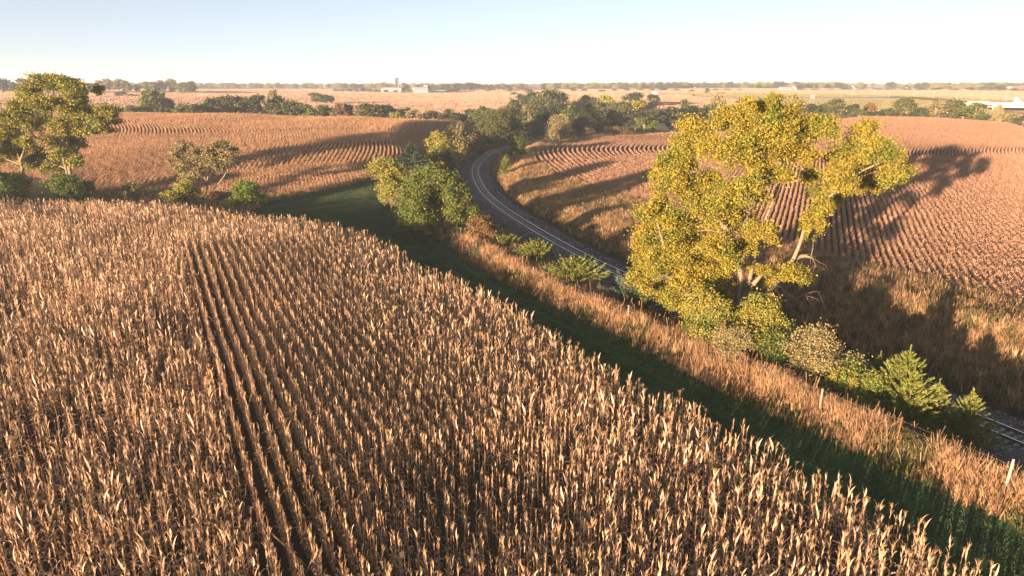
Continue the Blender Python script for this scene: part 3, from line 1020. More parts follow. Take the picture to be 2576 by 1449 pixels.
def make_tree(name, label, cat, base, blobs, leaf, nleaf, size, bark, trunks=None, tr=.25, group=None, sub=14, tight=.30, twigs=True, bare=0, hollow=.5, floor=None):
    """base in world; blobs and trunks in world coordinates; the root Empty stands at the base"""
    root = empty(name, base)
    tag(root, label, cat, group)
    bx = np.array(base)
    B = [(b_[0] - bx[0], b_[1] - bx[1], b_[2] - bx[2], *b_[3:6]) for b_ in blobs]
    p, d_, subs = crown_points(B, nleaf, sub, tight, hollow)
    if floor is not None:
        k = p[:, 2] > floor
        p, d_ = p[k], d_[k]
    V, Q = leaf_quads(p, size, d_)
    crown = obj('crown', mesh_np('crown', V, Q), leaf, root)
    tb = MB()
    tips = []
    if trunks is None:
        ztop = max(b_[2] for b_ in B)
        top = Vector((np.mean([b_[0] for b_ in B]), np.mean([b_[1] for b_ in B]), ztop * .8))
        trunks = [[(0, 0, -.3), tuple(top * .35 + Vector((random.gauss(0, .1), 0, 0))), tuple(top * .7), tuple(top)]]
    else:
        trunks = [[tuple(Vector(q) - Vector(base)) for q in t] for t in trunks]
    skel = []
    for ti, t in enumerate(trunks):
        pts = catmull(np.array(t, float), .8) if len(t) > 2 else np.array(t, float)
        r0 = tr * (1.0 if ti == 0 else .75)
        rad = np.linspace(r0, r0 * .22, len(pts)); rad[0] *= 1.3
        if ti == 0:
            tb.tube(pts, list(rad), 8)
        else:
            lb = MB().tube(pts, list(rad), 7)
            lb.build('limb', bark, root, True)
        skel += [(Vector(q), rr) for q, rr in zip(pts, rad)]
    for b_ in B:
        c_ = Vector(b_[:3])
        cand = [(q, rr) for q, rr in skel if q.z < c_.z + .3] or skel
        q, rr = min(cand, key=lambda s_: (s_[0] - c_).length + .35 * abs(s_[0].z - (c_.z - .8 * b_[5])))
        pts = bend(q, c_, 4)
        r1 = min(rr * .4, .02 + .013 * (c_ - q).length)
        tb.tube(pts, list(np.linspace(r1, r1 * .35, len(pts))), 5, False)
        if twigs:
            near = subs[np.argsort(((subs - np.array(b_[:3])) ** 2).sum(1))[:max(4, sub // 2)]]
            for s_ in near:
                a_ = pts[random.randint(2, 4)]
                tb.tube(bend(a_, s_, 3, .08), [r1 * .4, r1 * .3, r1 * .2, r1 * .1], 3, False)
    tb.build('trunk', bark, root, True)
    return root

def px_blobs(lst, Y, spread_y=None, f=1.0):
    out = []
    for q in lst:
        px, py, rx, ry = q[:4]
        off = q[4] if len(q) > 4 else random.uniform(-1, 1) * (spread_y if spread_y is not None else rx / FP * Y)
        c_ = P(px, py, Y + off)
        k = (Y + off) / (FP * CP) * f
        out.append((c_.x, c_.y, c_.z, rx * k, rx * k, ry * k))
    return out

def oval_blobs(base, w, h, n, lift=.12, lump=.42):
    """random lumps filling an egg-shaped crown of width w and height h over a base point"""
    out = []
    for i in range(n):
        a = random.uniform(0, 6.28); t = (i + .5) / n
        zz = lift + (1 - lift) * (.18 + .66 * t)
        env = math.sin(math.pi * min(.97, max(.2, (zz - lift) / (1 - lift) * .82 + .16))) ** .7
        r = w * .5 * env * (1 - lump * .75) * math.sqrt(random.uniform(.15, 1))
        out.append((base[0] + r * math.cos(a), base[1] + r * math.sin(a), base[2] + h * zz, w * lump * .5 * random.uniform(.75, 1.2), w * lump * .5 * random.uniform(.75, 1.2), min(h * .28, w * lump * .42) * random.uniform(.75, 1.15)))
    out.append((base[0], base[1], base[2] + h * (1 - .16), w * .2, w * .2, h * .15))
    return out

# --- the golden cottonwood by the cutting
random.seed(5)
def Z5(x, y): return 1509 + x * .434, 239 + y * .434
cw_base = at_ground(1860, 55.5)
CWY = 55.5
BL = [(930, 110, 130, 85), (1100, 170, 120, 100), (740, 170, 130, 90), (540, 240, 120, 85), (1290, 200, 110, 80), (1530, 215, 75, 65), (1610, 330, 110, 85), (1700, 470, 105, 80), (1570, 520, 80, 70),
      (1420, 410, 120, 95), (1330, 600, 100, 85), (1240, 720, 65, 100), (980, 300, 160, 115), (760, 330, 130, 95), (480, 390, 125, 100), (430, 550, 115, 100), (860, 560, 120, 100), (620, 670, 140, 100),
      (330, 710, 120, 90), (480, 800, 140, 100), (780, 720, 120, 90), (910, 790, 90, 85), (270, 890, 110, 100), (420, 960, 130, 100), (250, 1070, 100, 90), (570, 1010, 100, 90), (740, 970, 80, 85),
      (380, 1170, 110, 75), (600, 1180, 80, 85), (1090, 1040, 95, 60), (990, 1110, 70, 55), (530, 1330, 55, 55), (580, 1265, 60, 55), (800, 1260, 70, 40), (1150, 330, 110, 80), (640, 500, 80, 60), (1030, 470, 90, 60), (1480, 300, 80, 60), (1220, 480, 70, 55), (330, 480, 60, 60), (1000, 40, 50, 45), (860, 60, 40, 40), (690, 1085, 85, 70), (480, 1085, 100, 80), (660, 890, 95, 80), (320, 985, 90, 80), (860, 900, 70, 70), (560, 560, 100, 80), (740, 590, 90, 70), (1000, 200, 120, 80), (620, 320, 90, 70), (880, 430, 110, 70), (1180, 240, 90, 70), (700, 1190, 70, 60), (940, 1010, 60, 45), (480, 1230, 80, 55), (300, 800, 80, 70), (1400, 520, 85, 70), (1520, 400, 90, 70), (1290, 680, 65, 60), (1200, 800, 50, 60)]
bl = [(*Z5(x, y), rx * .434 * 1.06, ry * .434 * 1.1, random.uniform(-1, 1) * (4.5 if y < 900 else 2.2)) for x, y, rx, ry in BL]
blobs = px_blobs(bl, CWY)
def tw(pts, Y=CWY, dy=0.0):
    return [tuple(P(*Z5(x, y), Y + dy * i / len(pts))) for i, (x, y) in enumerate(pts)]
def ground_first(t):
    x, y, z = t[0]
    return [(x, y, hz(x, y) - .3)] + t
trunks = [ground_first(tw([(795, 1290), (800, 1150), (815, 1050), (805, 900), (830, 780), (890, 600), (930, 330), (940, 150)])),
          ground_first(tw([(850, 1250), (862, 1100), (885, 1000), (930, 800), (1010, 600), (1090, 350), (1110, 180)], dy=2.5)),
          ground_first(tw([(940, 1290), (985, 1170), (1060, 1040), (1125, 945), (1170, 830), (1205, 730), (1330, 590), (1500, 450), (1660, 380)], dy=-2)),
          ground_first(tw([(695, 1370), (660, 1285), (590, 1160), (480, 1040), (380, 900), (330, 720)], Y=54.5, dy=-1)),
          tw([(805, 900), (720, 760), (570, 600), (490, 400), (540, 260)], dy=3),
          tw([(1125, 945), (1190, 932), (1250, 940)]),
          tw([(870, 1120), (930, 1050), (990, 975)], dy=-1)]
cwt = make_tree('cottonwood_tree', 'huge golden yellow cottonwood with pale trunks beside the railway cutting', 'tree', tuple(cw_base), blobs, M['gold'], 260000, .165, M['palebark'], trunks, .33, sub=24, tight=.31, hollow=.3)
# its dead drooping limb of bare twigs
def bare_branch(root, main, n, reach, mat, r0=.07, down=.5):
    mb = MB()
    mb.tube([Vector(q) - root.location for q in main], list(np.linspace(r0, r0 * .4, len(main))), 6)
    for i in range(n):
        a = Vector(main[random.randint(1, len(main) - 1)]) - root.location
        p = [a]; d_ = Vector((random.gauss(0, 1), random.gauss(0, 1), random.gauss(-down, .5))).normalized()
        for k in range(4):
            p.append(p[-1] + d_ * reach * random.uniform(.15, .3)); d_ = (d_ + Vector((random.gauss(0, .4), random.gauss(0, .4), random.gauss(-.1, .3)))).normalized()
        mb.tube(p, [r0 * .3, r0 * .26, r0 * .2, r0 * .15, r0 * .08], 3, False)
        for k in range(2):
            q = p[random.randint(1, 3)]
            mb.tube([q, q + Vector((random.gauss(0, .3), random.gauss(0, .3), random.gauss(-.1, .3))) * reach * .7], [r0 * .14, r0 * .06], 3, False)
    o = mb.build('dead_branch', mat, root, True)
    o['label'] = 'bare drooping dead branch'
    return o
bare_branch(cwt, tw([(1010, 1085), (1060, 1130), (1110, 1165), (1140, 1180), (1190, 1150)], Y=54.8), 34, 1.9, M['twig'])
bare_branch(cwt, tw([(1190, 935), (1230, 945), (1255, 990)], Y=54.8), 10, 1.4, M['twig'], .05)

# --- left edge: big old trees in the draw
def Z1(x, y): return x * .2691, 157.2 + y * .2691
LY = 121.0
lb = at_ground(176, LY)
LBL = [(420, 215, 150, 85), (620, 215, 130, 80), (270, 320, 140, 90), (700, 290, 110, 85), (460, 400, 180, 110), (770, 420, 110, 110), (800, 530, 110, 100), (200, 440, 120, 90), (330, 580, 160, 100), (570, 600, 140, 100),
       (1000, 470, 100, 75), (1040, 545, 90, 45), (900, 560, 90, 60), (690, 740, 110, 85), (440, 790, 120, 85), (550, 920, 100, 70), (640, 660, 100, 80), (600, 850, 110, 80), (520, 1000, 120, 60), (700, 930, 90, 70), (300, 950, 110, 80), (780, 650, 90, 70), (920, 270, 55, 50), (980, 640, 90, 35), (860, 640, 70, 40), (380, 900, 80, 60)]
bl = [(*Z1(x, y), rx * .2691 * 1.02, ry * .2691 * 1.05, random.uniform(-1, 1) * 5) for x, y, rx, ry in LBL]
def t1(pts, Y=LY, dy=0): return [tuple(P(*Z1(x, y), Y + dy * i / len(pts))) for i, (x, y) in enumerate(pts)]
make_tree('old_tree', 'tall spreading olive green tree at the left edge behind the corn', 'tree', tuple(lb), px_blobs(bl, LY), M['goldolive'], 66000, .31, M['bark'],
          [ground_first(t1([(650, 1000), (650, 960), (700, 870), (780, 720), (850, 630), (930, 560)])), ground_first(t1([(620, 1000), (560, 800), (510, 660), (480, 480), (500, 280)])), t1([(560, 800), (440, 740), (320, 690), (240, 560)]), t1([(600, 900), (600, 640), (640, 400)])], .36, sub=20, tight=.33, hollow=.3)
l2 = at_ground(48, 117.0)
LBL2 = [(90, 520, 130, 90), (60, 640, 130, 100), (130, 720, 110, 90), (40, 780, 120, 90), (150, 850, 100, 80), (0, 900, 100, 80), (240, 760, 90, 70), (-80, 600, 120, 100), (-120, 800, 120, 100)]
bl = [(*Z1(x, y), rx * .2691, ry * .2691, random.uniform(-1, 1) * 3) for x, y, rx, ry in LBL2]
make_tree('old_tree', 'shorter leaning olive tree with dark limbs cut by the left picture edge', 'tree', tuple(l2), px_blobs(bl, 117), M['goldolive'], 28000, .31, M['bark'],
          [ground_first(t1([(220, 1040), (190, 920), (130, 780), (40, 690)], 117)), t1([(190, 920), (230, 800), (220, 700)], 117), t1([(210, 960), (60, 900), (-40, 800)], 117)], .28, sub=18, tight=.33, hollow=.3)
# tree with dead top limbs
MY = 119.0
mb_ = at_ground(514, MY)
MBL = [(1700, 800, 85, 60), (1670, 900, 80, 75), (1770, 940, 90, 50), (2060, 790, 95, 50), (2190, 830, 55, 32), (1970, 850, 80, 55), (1900, 900, 60, 40), (1880, 830, 70, 45), (2130, 900, 60, 45), (1820, 860, 60, 50), (1960, 960, 70, 50), (2050, 1000, 60, 50), (1760, 1090, 90, 65), (1850, 1040, 70, 50), (2040, 900, 60, 40), (1700, 1010, 60, 50)]
bl = [(*Z1(x, y), rx * .2691, ry * .2691, random.uniform(-1, 1) * 2.5) for x, y, rx, ry in MBL]
mt = make_tree('half_dead_tree', 'half bare grey-green tree with crooked pale trunk behind the corn', 'tree', tuple(mb_), px_blobs(bl, MY), M['tawny'], 26000, .28, M['palebark'],
          [ground_first(t1([(1925, 1240), (1940, 1140), (1890, 1030), (1860, 930), (1830, 820), (1740, 760)], MY)), ground_first(t1([(1960, 1240), (2060, 1110), (2120, 1010), (2090, 900), (2060, 800)], MY)), t1([(1870, 950), (1920, 850), (1890, 770)], MY), t1([(1930, 1150), (1960, 1000), (2000, 880)], MY)], .19, sub=14, tight=.33, hollow=.3)
bare_branch(mt, t1([(1860, 900), (1880, 820), (1830, 740), (1835, 690)], MY), 14, 2.2, M['twig'], .08, -.6)
bare_branch(mt, t1([(1900, 860), (1915, 790), (1900, 735)], MY), 10, 2.0, M['twig'], .06, -.6)

def bush(name, label, px, basepy, w_px, h_px, leaf, nleaf, size, Y=None, n=9, bark='bark', tr=.08, lift=.02, cat='bush', lump=.5, tight=.38):
    g = at_ground(px, Y) if Y else G(px, basepy)
    k = g.y / (FP * CP)
    w_, h_ = w_px * k, h_px * k
    bl_ = oval_blobs(g, w_, h_, n, lift, lump)
    return make_tree(name, label, cat, tuple(g), bl_, M[leaf], int(nleaf * 1.9), size * .95, M[bark], None, tr, sub=13, tight=tight, floor=-.1)
random.seed(31)
bush('bush', 'lime green bush at the left edge below the leaning tree', 28, 0, 100, 72, 'bright', 6500, .34, Y=115)
bush('bush', 'dense green bush under the tall spreading tree behind the corn', 170, 0, 118, 72, 'green', 8000, .34, Y=116)
bush('bush', 'small solitary olive shrub in the shaded draw', 328, 0, 54, 46, 'tawny', 3000, .26, Y=121, n=6)
bush('bush', 'dark brownish bush at the foot of the half bare tree', 462, 0, 95, 55, 'goldolive', 5200, .28, Y=116)
bush('bush', 'low russet shrub right of the half bare tree trunk', 552, 0, 60, 32, 'russet', 2500, .24, Y=117, n=6)
bush('bush', 'round bright yellow-green bush behind the corn crest', 632, 0, 92, 60, 'bright', 6500, .28, Y=113)
# bushes between the strip and the track
bush('bush', 'rounded olive yellow bush at the end of the mown draw', 985, 530, 120, 125, 'goldolive', 11000, .30, n=11)
bush('bush', 'largest bright green bush left of the railway bend', 1095, 588, 205, 160, 'green', 20000, .27, n=18, lump=.36)
bush('bush', 'russet shrub at the right foot of the bright green bush', 1215, 612, 100, 62, 'russet', 6500, .22, n=8)
bush('bush', 'green leafy shrub between the green bush and the ballast', 1190, 585, 70, 60, 'green', 4500, .22, n=6)
bush('bush', 'pale grey brown leafless shrub between the two big bushes', 1010, 545, 55, 70, 'tawny', 2600, .2, n=6)
# trees along the left side of the track, to the bend
bush('tree', 'olive tree right behind the dark spruce by the track', 1105, 0, 90, 92, 'goldolive', 9000, .40, Y=165, cat='tree', tr=.2)
bush('tree', 'dark evergreen tree in front of the olive trackside tree', 1122, 0, 52, 62, 'dark', 4500, .34, Y=158, cat='tree', n=7)
bush('tree', 'tawny olive tree second from the spruce along the track', 1155, 0, 85, 95, 'tawny', 9000, .42, Y=188, cat='tree', tr=.2)
bush('tree', 'low brown bush by the inner grass before the bend trees', 1195, 0, 60, 50, 'russet', 4000, .36, Y=205, n=6)
bush('tree', 'wide olive green tree where the track leaves the bend', 1240, 0, 105, 85, 'olive', 10000, .5, Y=238, cat='tree', tr=.22)
bush('tree', 'dark tree standing over the track beyond the bend', 1288, 0, 62, 70, 'dark', 6000, .46, Y=243, cat='tree', tr=.2)
bush('tree', 'black-green tree right of the track beyond the bend', 1358, 0, 68, 75, 'dark', 6000, .5, Y=262, cat='tree', tr=.2)
bush('tree', 'spreading pale olive tree with visible branches beside the middle field', 1408, 0, 75, 62, 'tawny', 5200, .44, Y=250, cat='tree', tr=.22, lift=.08)
bush('tree', 'tall dark olive tree behind the pale one by the middle field', 1452, 0, 82, 85, 'dark', 8000, .5, Y=266, cat='tree', tr=.24)
bush('bush', 'round green young tree on the inside of the bend', 1298, 400, 60, 50, 'green', 5000, .30, n=7)
bush('bush', 'brown brush at the far corner of the middle field', 1555, 0, 70, 22, 'russet', 2500, .34, Y=262, n=7)
# thicket under the cottonwood
random.seed(41)
bush('bush', 'left end shrub of the olive thicket below the cottonwood', 1775, 0, 175, 150, 'goldolive', 12000, .18, Y=50.5, n=11)
bush('bush', 'tallest middle shrub of the olive thicket below the cottonwood', 1895, 0, 215, 175, 'goldolive', 18000, .17, Y=49.0, n=14)
bush('bush', 'low tawny shrub in front of the left end of the thicket', 1840, 0, 130, 95, 'tawny', 7000, .16, Y=47.0, n=8)
bush('bush', 'yellow-green shrub low in front of the olive thicket', 1965, 0, 160, 115, 'green', 9000, .16, Y=46.0, n=10)
bush('bush', 'tawny shrub of the thicket beside the big cedars', 2062, 0, 215, 155, 'tawny', 16000, .16, Y=44.5, n=12)
bush('bush', 'olive shrub low between the tawny shrub and the big cedar', 2120, 0, 150, 115, 'goldolive', 9000, .16, Y=42.5, n=9)
bush('bush', 'right end shrub of the thicket against the big cedar', 2180, 0, 150, 120, 'goldolive', 10000, .16, Y=41.0, n=9)
bush('bush', 'pale sapling with hanging leaves at the cottonwood foot', 1735, 0, 60, 85, 'gold', 3000, .2, Y=57, n=5, lift=.3)

# --- cedars and spruce: up-swept feathery branches
def conifer_mesh(h, w, nb, nspray, size, up=.5, droop=0.0, seed=1, tops=1):
    r = np.random.default_rng(seed)
    C, D = [], []
    stems = []
    for tp in range(tops):
        if tp == 0: ox, oy, hh, ww = 0, 0, h, w
        else:
            a = r.uniform(0, 6.28); ox, oy = math.cos(a) * w * .28, math.sin(a) * w * .28; hh = h * r.uniform(.65, .9); ww = w * .7
        stems.append((ox, oy, hh))
        n_ = int(nb * 2.6) if tp == 0 else int(nb * 1.3)
        for i in range(n_):
            t = (i + r.random()) / n_
            z0 = hh * (.02 + .90 * t ** .9)
            ln = ww * .5 * (1 - t) ** .85 * r.uniform(.45, 1.15) + .06 * hh * (1 - t) + .05
            az = i * 2.399 + r.normal(0, .3)
            el = up * .75 + .35 * t + r.normal(0, .12) - droop * (1 - t)
            m = max(8, int(1.35 * nspray * ln / (w * .5)))
            q = np.sqrt(r.random(m)) * ln
            cur = .20 * (q / max(ln, .01)) ** 2 * ln
            ce, se = math.cos(el), math.sin(el)
            px_ = ox + math.cos(az) * q * ce; py_ = oy + math.sin(az) * q * ce; pz_ = z0 + q * se + cur
            wob = .17 * ln * (1.06 - q / ln)[:, None] + .015
            c_ = np.stack([px_, py_, pz_], 1) + r.normal(0, 1, (m, 3)) * wob * np.array([.6, .6, .35])
            d_ = np.stack([np.full(m, math.cos(az) * ce), np.full(m, math.sin(az) * ce), np.full(m, se + .35)], 1) + r.normal(0, .38, (m, 3))
            C.append(c_); D.append(d_)
        # leader
        m = nspray
        zt = hh * (.85 + .15 * r.random(m))
        C.append(np.stack([ox + r.normal(0, .015, m) * (hh - zt + .3), oy + r.normal(0, .015, m) * (hh - zt + .3), zt], 1))
        D.append(np.stack([r.normal(0, .3, m), r.normal(0, .3, m), np.ones(m)], 1))
    c_ = np.concatenate(C); d_ = np.concatenate(D)
    d_ /= np.linalg.norm(d_, axis=1)[:, None]
    s_ = np.cross(d_, r.normal(0, 1, c_.shape)); s_ /= np.linalg.norm(s_, axis=1)[:, None]
    ln = (size * r.uniform(.6, 1.4, len(c_)))[:, None]
    V = np.stack([c_ - d_ * ln * .4, c_ + s_ * ln * .15, c_ + d_ * ln * .7, c_ - s_ * ln * .15], 1).reshape(-1, 3)
    k = V.reshape(-1, 4, 3)[:, :, 2].min(1) > -.1
    V = V.reshape(-1, 4, 3)[k].reshape(-1, 3)
    return V, np.arange(len(V)).reshape(-1, 4), stems

def conifer(name, label, px, Y, top_py, w_px, mat, nb=60, nspray=40, size=.3, seed=1, up=.5, droop=0, tops=1):
    g = at_ground(px, Y)
    top = P(px, top_py, Y).z
    h = top - g.z
    w_ = w_px * Y / (FP * CP)
    V, Q, stems = conifer_mesh(h, w_, nb, nspray, size, up, droop, seed, tops)
    root = empty(name, tuple(g), random.uniform(0, 6.28))
    tag(root, label, 'conifer')
    obj('crown', mesh_np('crown', V, Q), M[mat], root)
    tb = MB()
    for ox, oy, hh in stems:
        tb.tube([(ox * .3, oy * .3, -.2), (ox, oy, hh * .4), (ox, oy, hh * .95)], [.022 * hh, .014 * hh, .003 * hh], 6)
    tb.build('trunk', M['bark'], root, True)
    return root
conifer('cedar', 'smallest cedar of the row between verge and track', 1272, 83.5, 598, 78, 'cedar', 46, 46, .22, 3)
conifer('cedar', 'cone-shaped yellow-green cedar second in the row by the track', 1348, 77, 607, 105, 'cedar', 70, 60, .22, 5, .55)
conifer('cedar', 'wide low cedar with spread branches third in the row', 1442, 68.5, 650, 165, 'cedar', 60, 74, .22, 8, .32)
conifer('cedar', 'small cedar in front of the russet shrub', 1155, 92, 575, 50, 'cedar', 40, 40, .2, 12)
conifer('cedar', 'blue-tipped cedar under the left side of the cottonwood', 1610, 62.5, 690, 200, 'bluecedar', 70, 90, .22, 14, .4)
conifer('cedar', 'dark cedar right at the cottonwood trunks', 1862, 52.5, 785, 125, 'cedar', 60, 76, .2, 17, .45)
conifer('cedar', 'pale blue-green cedar under the dead cottonwood branch', 1968, 51.3, 780, 150, 'bluecedar', 66, 84, .2, 19, .45)
conifer('cedar', 'narrow cedar tip rising right of the olive thicket', 2135, 47.0, 862, 66, 'cedar', 56, 46, .17, 23, .55)
conifer('cedar', 'tall slim cedar at the left of the bright cedar group', 2192, 44.8, 885, 78, 'cedar', 60, 56, .17, 27, .6)
conifer('cedar', 'tallest bright yellow-green cedar of the right hand group', 2255, 40.5, 870, 220, 'cedar', 96, 110, .17, 29, .5, 0, 2)
conifer('cedar', 'cedar in the middle of the right hand group', 2335, 39.4, 955, 140, 'cedar', 70, 70, .17, 31, .5)
conifer('cedar', 'rightmost cedar close to the rails', 2415, 38.2, 978, 165, 'cedar', 76, 80, .17, 37, .45)
conifer('spruce_tree', 'dark blue-green spruce behind the rounded olive bush', 1035, 147, 355, 100, 'spruce', 70, 70, .42, 41, -.05, .2)
conifer('cedar', 'small bright cedar in the grass inside the bend', 1272, 160, 388, 40, 'cedar', 44, 44, .30, 43, .6)

# --- belts of trees farther off: a few kinds, copied as individuals
random.seed(51)
def kind(h, w, n, nleaf, size, lift=.04, lump=.42):
    bl_ = oval_blobs((0, 0, 0), w, h, n, lift, lump)
    p, d_, subs = crown_points(bl_, nleaf, 14, .40, .35)
    k = p[:, 2] > .05
    V, Q = leaf_quads(p[k], size, d_[k])
    cm = mesh_np('crown', V, Q); cm.materials.append(M['olive'])
    tb = MB()
    tb.tube([(0, 0, -.5), (.1, 0, h * .3), (0, .1, h * .6), (0, 0, h * .85)], [.04 * h, .03 * h, .02 * h, .006 * h], 6)
    for b_ in bl_:
        tb.tube(bend((0, 0, h * random.uniform(.15, .4)), b_[:3], 3), [.016 * h, .012 * h, .008 * h, .004 * h], 4, False)
    tm = tb.mesh('trunk', True); tm.materials.append(M['bark'])
    return cm, tm
TK = [kind(10, 9, 11, 2600, .75), kind(10, 11, 13, 2800, .8), kind(10, 8, 9, 2200, .75, .1), kind(10, 12, 14, 2800, .85, .02, .36), kind(10, 7, 9, 2200, .7), kind(10, 9, 8, 1500, .7, .16), kind(10, 10, 12, 2400, .8, .03)]
ORD = ['first', 'second', 'third', 'fourth', 'fifth', 'sixth', 'seventh', 'eighth', 'ninth', 'tenth', 'eleventh', 'twelfth', 'thirteenth', 'fourteenth', 'fifteenth', 'sixteenth', 'seventeenth', 'eighteenth', 'nineteenth', 'twentieth',
       'twenty-first', 'twenty-second', 'twenty-third', 'twenty-fourth', 'twenty-fifth', 'twenty-sixth', 'twenty-seventh', 'twenty-eighth', 'twenty-ninth', 'thirtieth', 'thirty-first', 'thirty-second', 'thirty-third', 'thirty-fourth', 'thirty-fifth', 'thirty-sixth', 'thirty-seventh', 'thirty-eighth', 'thirty-ninth', 'fortieth']
ADJ = {'olive': 'olive', 'green': 'green', 'dark': 'dark green', 'tawny': 'tawny', 'goldolive': 'yellowish', 'russet': 'russet', 'gold': 'golden', 'bright': 'light green'}
def far_tree(px, top_py, w_px, Y, mat, label, group, k=None):
    g = at_ground(px, Y)
    top = P(px, top_py, Y).z
    h = max(2.0, top - g.z)
    w_ = w_px * Y / (FP * CP)
    k = random.randrange(len(TK)) if k is None else k
    root = empty('tree', tuple(g), random.uniform(0, 6.28))
    wk = [9, 11, 8, 12, 7, 9, 10][k]
    sx = w_ / wk * 1.05
    for nm, me in (('crown', TK[k][0]), ('trunk', TK[k][1])):
        o = bpy.data.objects.new(nm, me)
        o.parent = root; o.scale = (sx, sx, h / 10 * 1.02)
        COL.objects.link(o)
        if nm == 'crown':
            o.material_slots[0].link = 'OBJECT'; o.material_slots[0].material = M[mat]
    tag(root, label, 'tree', group)
    return root
def belt(trees, where, group):
    trees = sorted(trees, key=lambda t: t[0])
    for i, t in enumerate(trees):
        far_tree(*t[:5], '%s tree, %s from left in the %s' % (ADJ[t[4]], ORD[i], where), group)

belt([(300, 272, 55, 300, 'dark'), (340, 266, 50, 300, 'olive'), (372, 258, 45, 305, 'green'), (392, 224, 72, 330, 'green'), (430, 250, 42, 335, 'dark'), (462, 262, 48, 300, 'green'), (497, 262, 52, 300, 'olive'), (532, 248, 48, 310, 'dark'), (572, 240, 62, 315, 'olive'), (612, 243, 66, 318, 'olive'),
      (650, 240, 60, 318, 'dark'), (690, 226, 36, 330, 'tawny'), (705, 240, 40, 325, 'dark'), (690, 260, 58, 300, 'olive'), (735, 253, 72, 300, 'olive'), (772, 262, 58, 300, 'green'), (812, 265, 52, 300, 'olive')], 'left belt behind the left hill', 'belt behind the left bean field')
belt([(856, 262, 46, 300, 'russet'), (875, 262, 44, 305, 'dark'), (918, 262, 56, 300, 'olive'), (948, 262, 62, 302, 'olive'), (980, 264, 54, 304, 'dark'), (1000, 282, 40, 296, 'goldolive'), (1022, 272, 42, 306, 'dark'), (1040, 276, 46, 298, 'tawny'), (1066, 285, 34, 300, 'olive'), (1092, 280, 56, 300, 'olive'), (1130, 276, 54, 303, 'olive'), (1152, 288, 46, 300, 'dark'), (1182, 276, 64, 305, 'olive'), (1215, 270, 62, 300, 'green')], 'right belt behind the left hill', 'belt behind the left bean field')
belt([(795, 233, 46, 520, 'olive'), (818, 238, 36, 520, 'dark'), (834, 241, 20, 522, 'olive')], 'lone group in the far field', 'little group in the far field')
belt([(1290, 262, 56, 320, 'olive'), (1288, 250, 44, 350, 'dark'), (1330, 262, 60, 315, 'olive'), (1345, 250, 66, 345, 'olive'), (1372, 226, 80, 390, 'olive'), (1408, 232, 56, 400, 'goldolive'), (1392, 262, 62, 320, 'dark'), (1425, 275, 56, 300, 'green'), (1340, 232, 50, 430, 'dark'), (1310, 238, 46, 450, 'olive'),
      (1450, 262, 66, 320, 'olive'), (1495, 248, 60, 360, 'olive'), (1528, 240, 58, 390, 'goldolive'), (1555, 256, 60, 335, 'olive'), (1500, 276, 62, 300, 'olive'), (1472, 240, 44, 420, 'dark')], 'wooded valley past the bend', 'trees of the valley beyond the bend')
belt([(1598, 252, 72, 335, 'gold'), (1592, 233, 54, 430, 'dark'), (1640, 237, 42, 430, 'dark'), (1535, 280, 68, 290, 'dark'), (1598, 277, 80, 286, 'dark'), (1643, 280, 70, 285, 'dark'), (1690, 272, 78, 290, 'dark'), (1740, 266, 80, 296, 'dark'), (1790, 264, 78, 300, 'olive'), (1804, 240, 56, 330, 'tawny'), (1840, 268, 60, 300, 'dark'), (1890, 266, 66, 300, 'olive'), (1940, 258, 66, 305, 'dark'), (1620, 296, 60, 278, 'green'), (1570, 262, 50, 315, 'olive'), (1720, 250, 30, 350, 'olive')],
     'dark belt left of the cottonwood', 'dark belt behind the middle field')
belt([(1985, 238, 66, 335, 'tawny'), (2040, 262, 62, 310, 'dark'), (2095, 250, 62, 310, 'olive'), (2140, 262, 52, 308, 'dark'), (2184, 258, 34, 320, 'russet'), (2160, 274, 50, 303, 'olive'), (2225, 275, 50, 302, 'olive'), (2205, 280, 36, 300, 'dark'), (2265, 247, 64, 306, 'olive'), (2312, 272, 44, 302, 'dark'), (2350, 256, 66, 302, 'tawny'), (2395, 252, 62, 305, 'olive'), (2450, 260, 70, 290, 'green'), (2505, 264, 28, 268, 'tawny'), (2486, 292, 46, 272, 'olive'), (2540, 284, 52, 270, 'tawny'), (2572, 292, 44, 262, 'olive'), (2420, 280, 46, 300, 'olive')],
     'belt behind the right bean field', 'belt behind the right bean field')
belt([(8, 198, 40, 640, 'dark'), (40, 206, 22, 640, 'dark'), (62, 197, 40, 650, 'olive'), (95, 196, 46, 655, 'dark'), (135, 198, 40, 660, 'olive'), (225, 210, 34, 700, 'dark'), (250, 202, 32, 740, 'goldolive'), (275, 198, 34, 745, 'tawny'), (300, 199, 32, 745, 'goldolive'), (322, 203, 26, 740, 'olive'), (346, 212, 16, 740, 'dark'), (368, 205, 34, 745, 'goldolive'), (390, 206, 30, 742, 'olive'), (408, 202, 28, 760, 'tawny'), (432, 198, 34, 765, 'tawny'), (462, 207, 32, 745, 'green'), (484, 204, 24, 745, 'dark'),
      (308, 230, 28, 560, 'dark'), (330, 236, 18, 560, 'olive'), (345, 238, 18, 560, 'olive')], 'grove on the left skyline', 'farmstead grove on the left skyline')
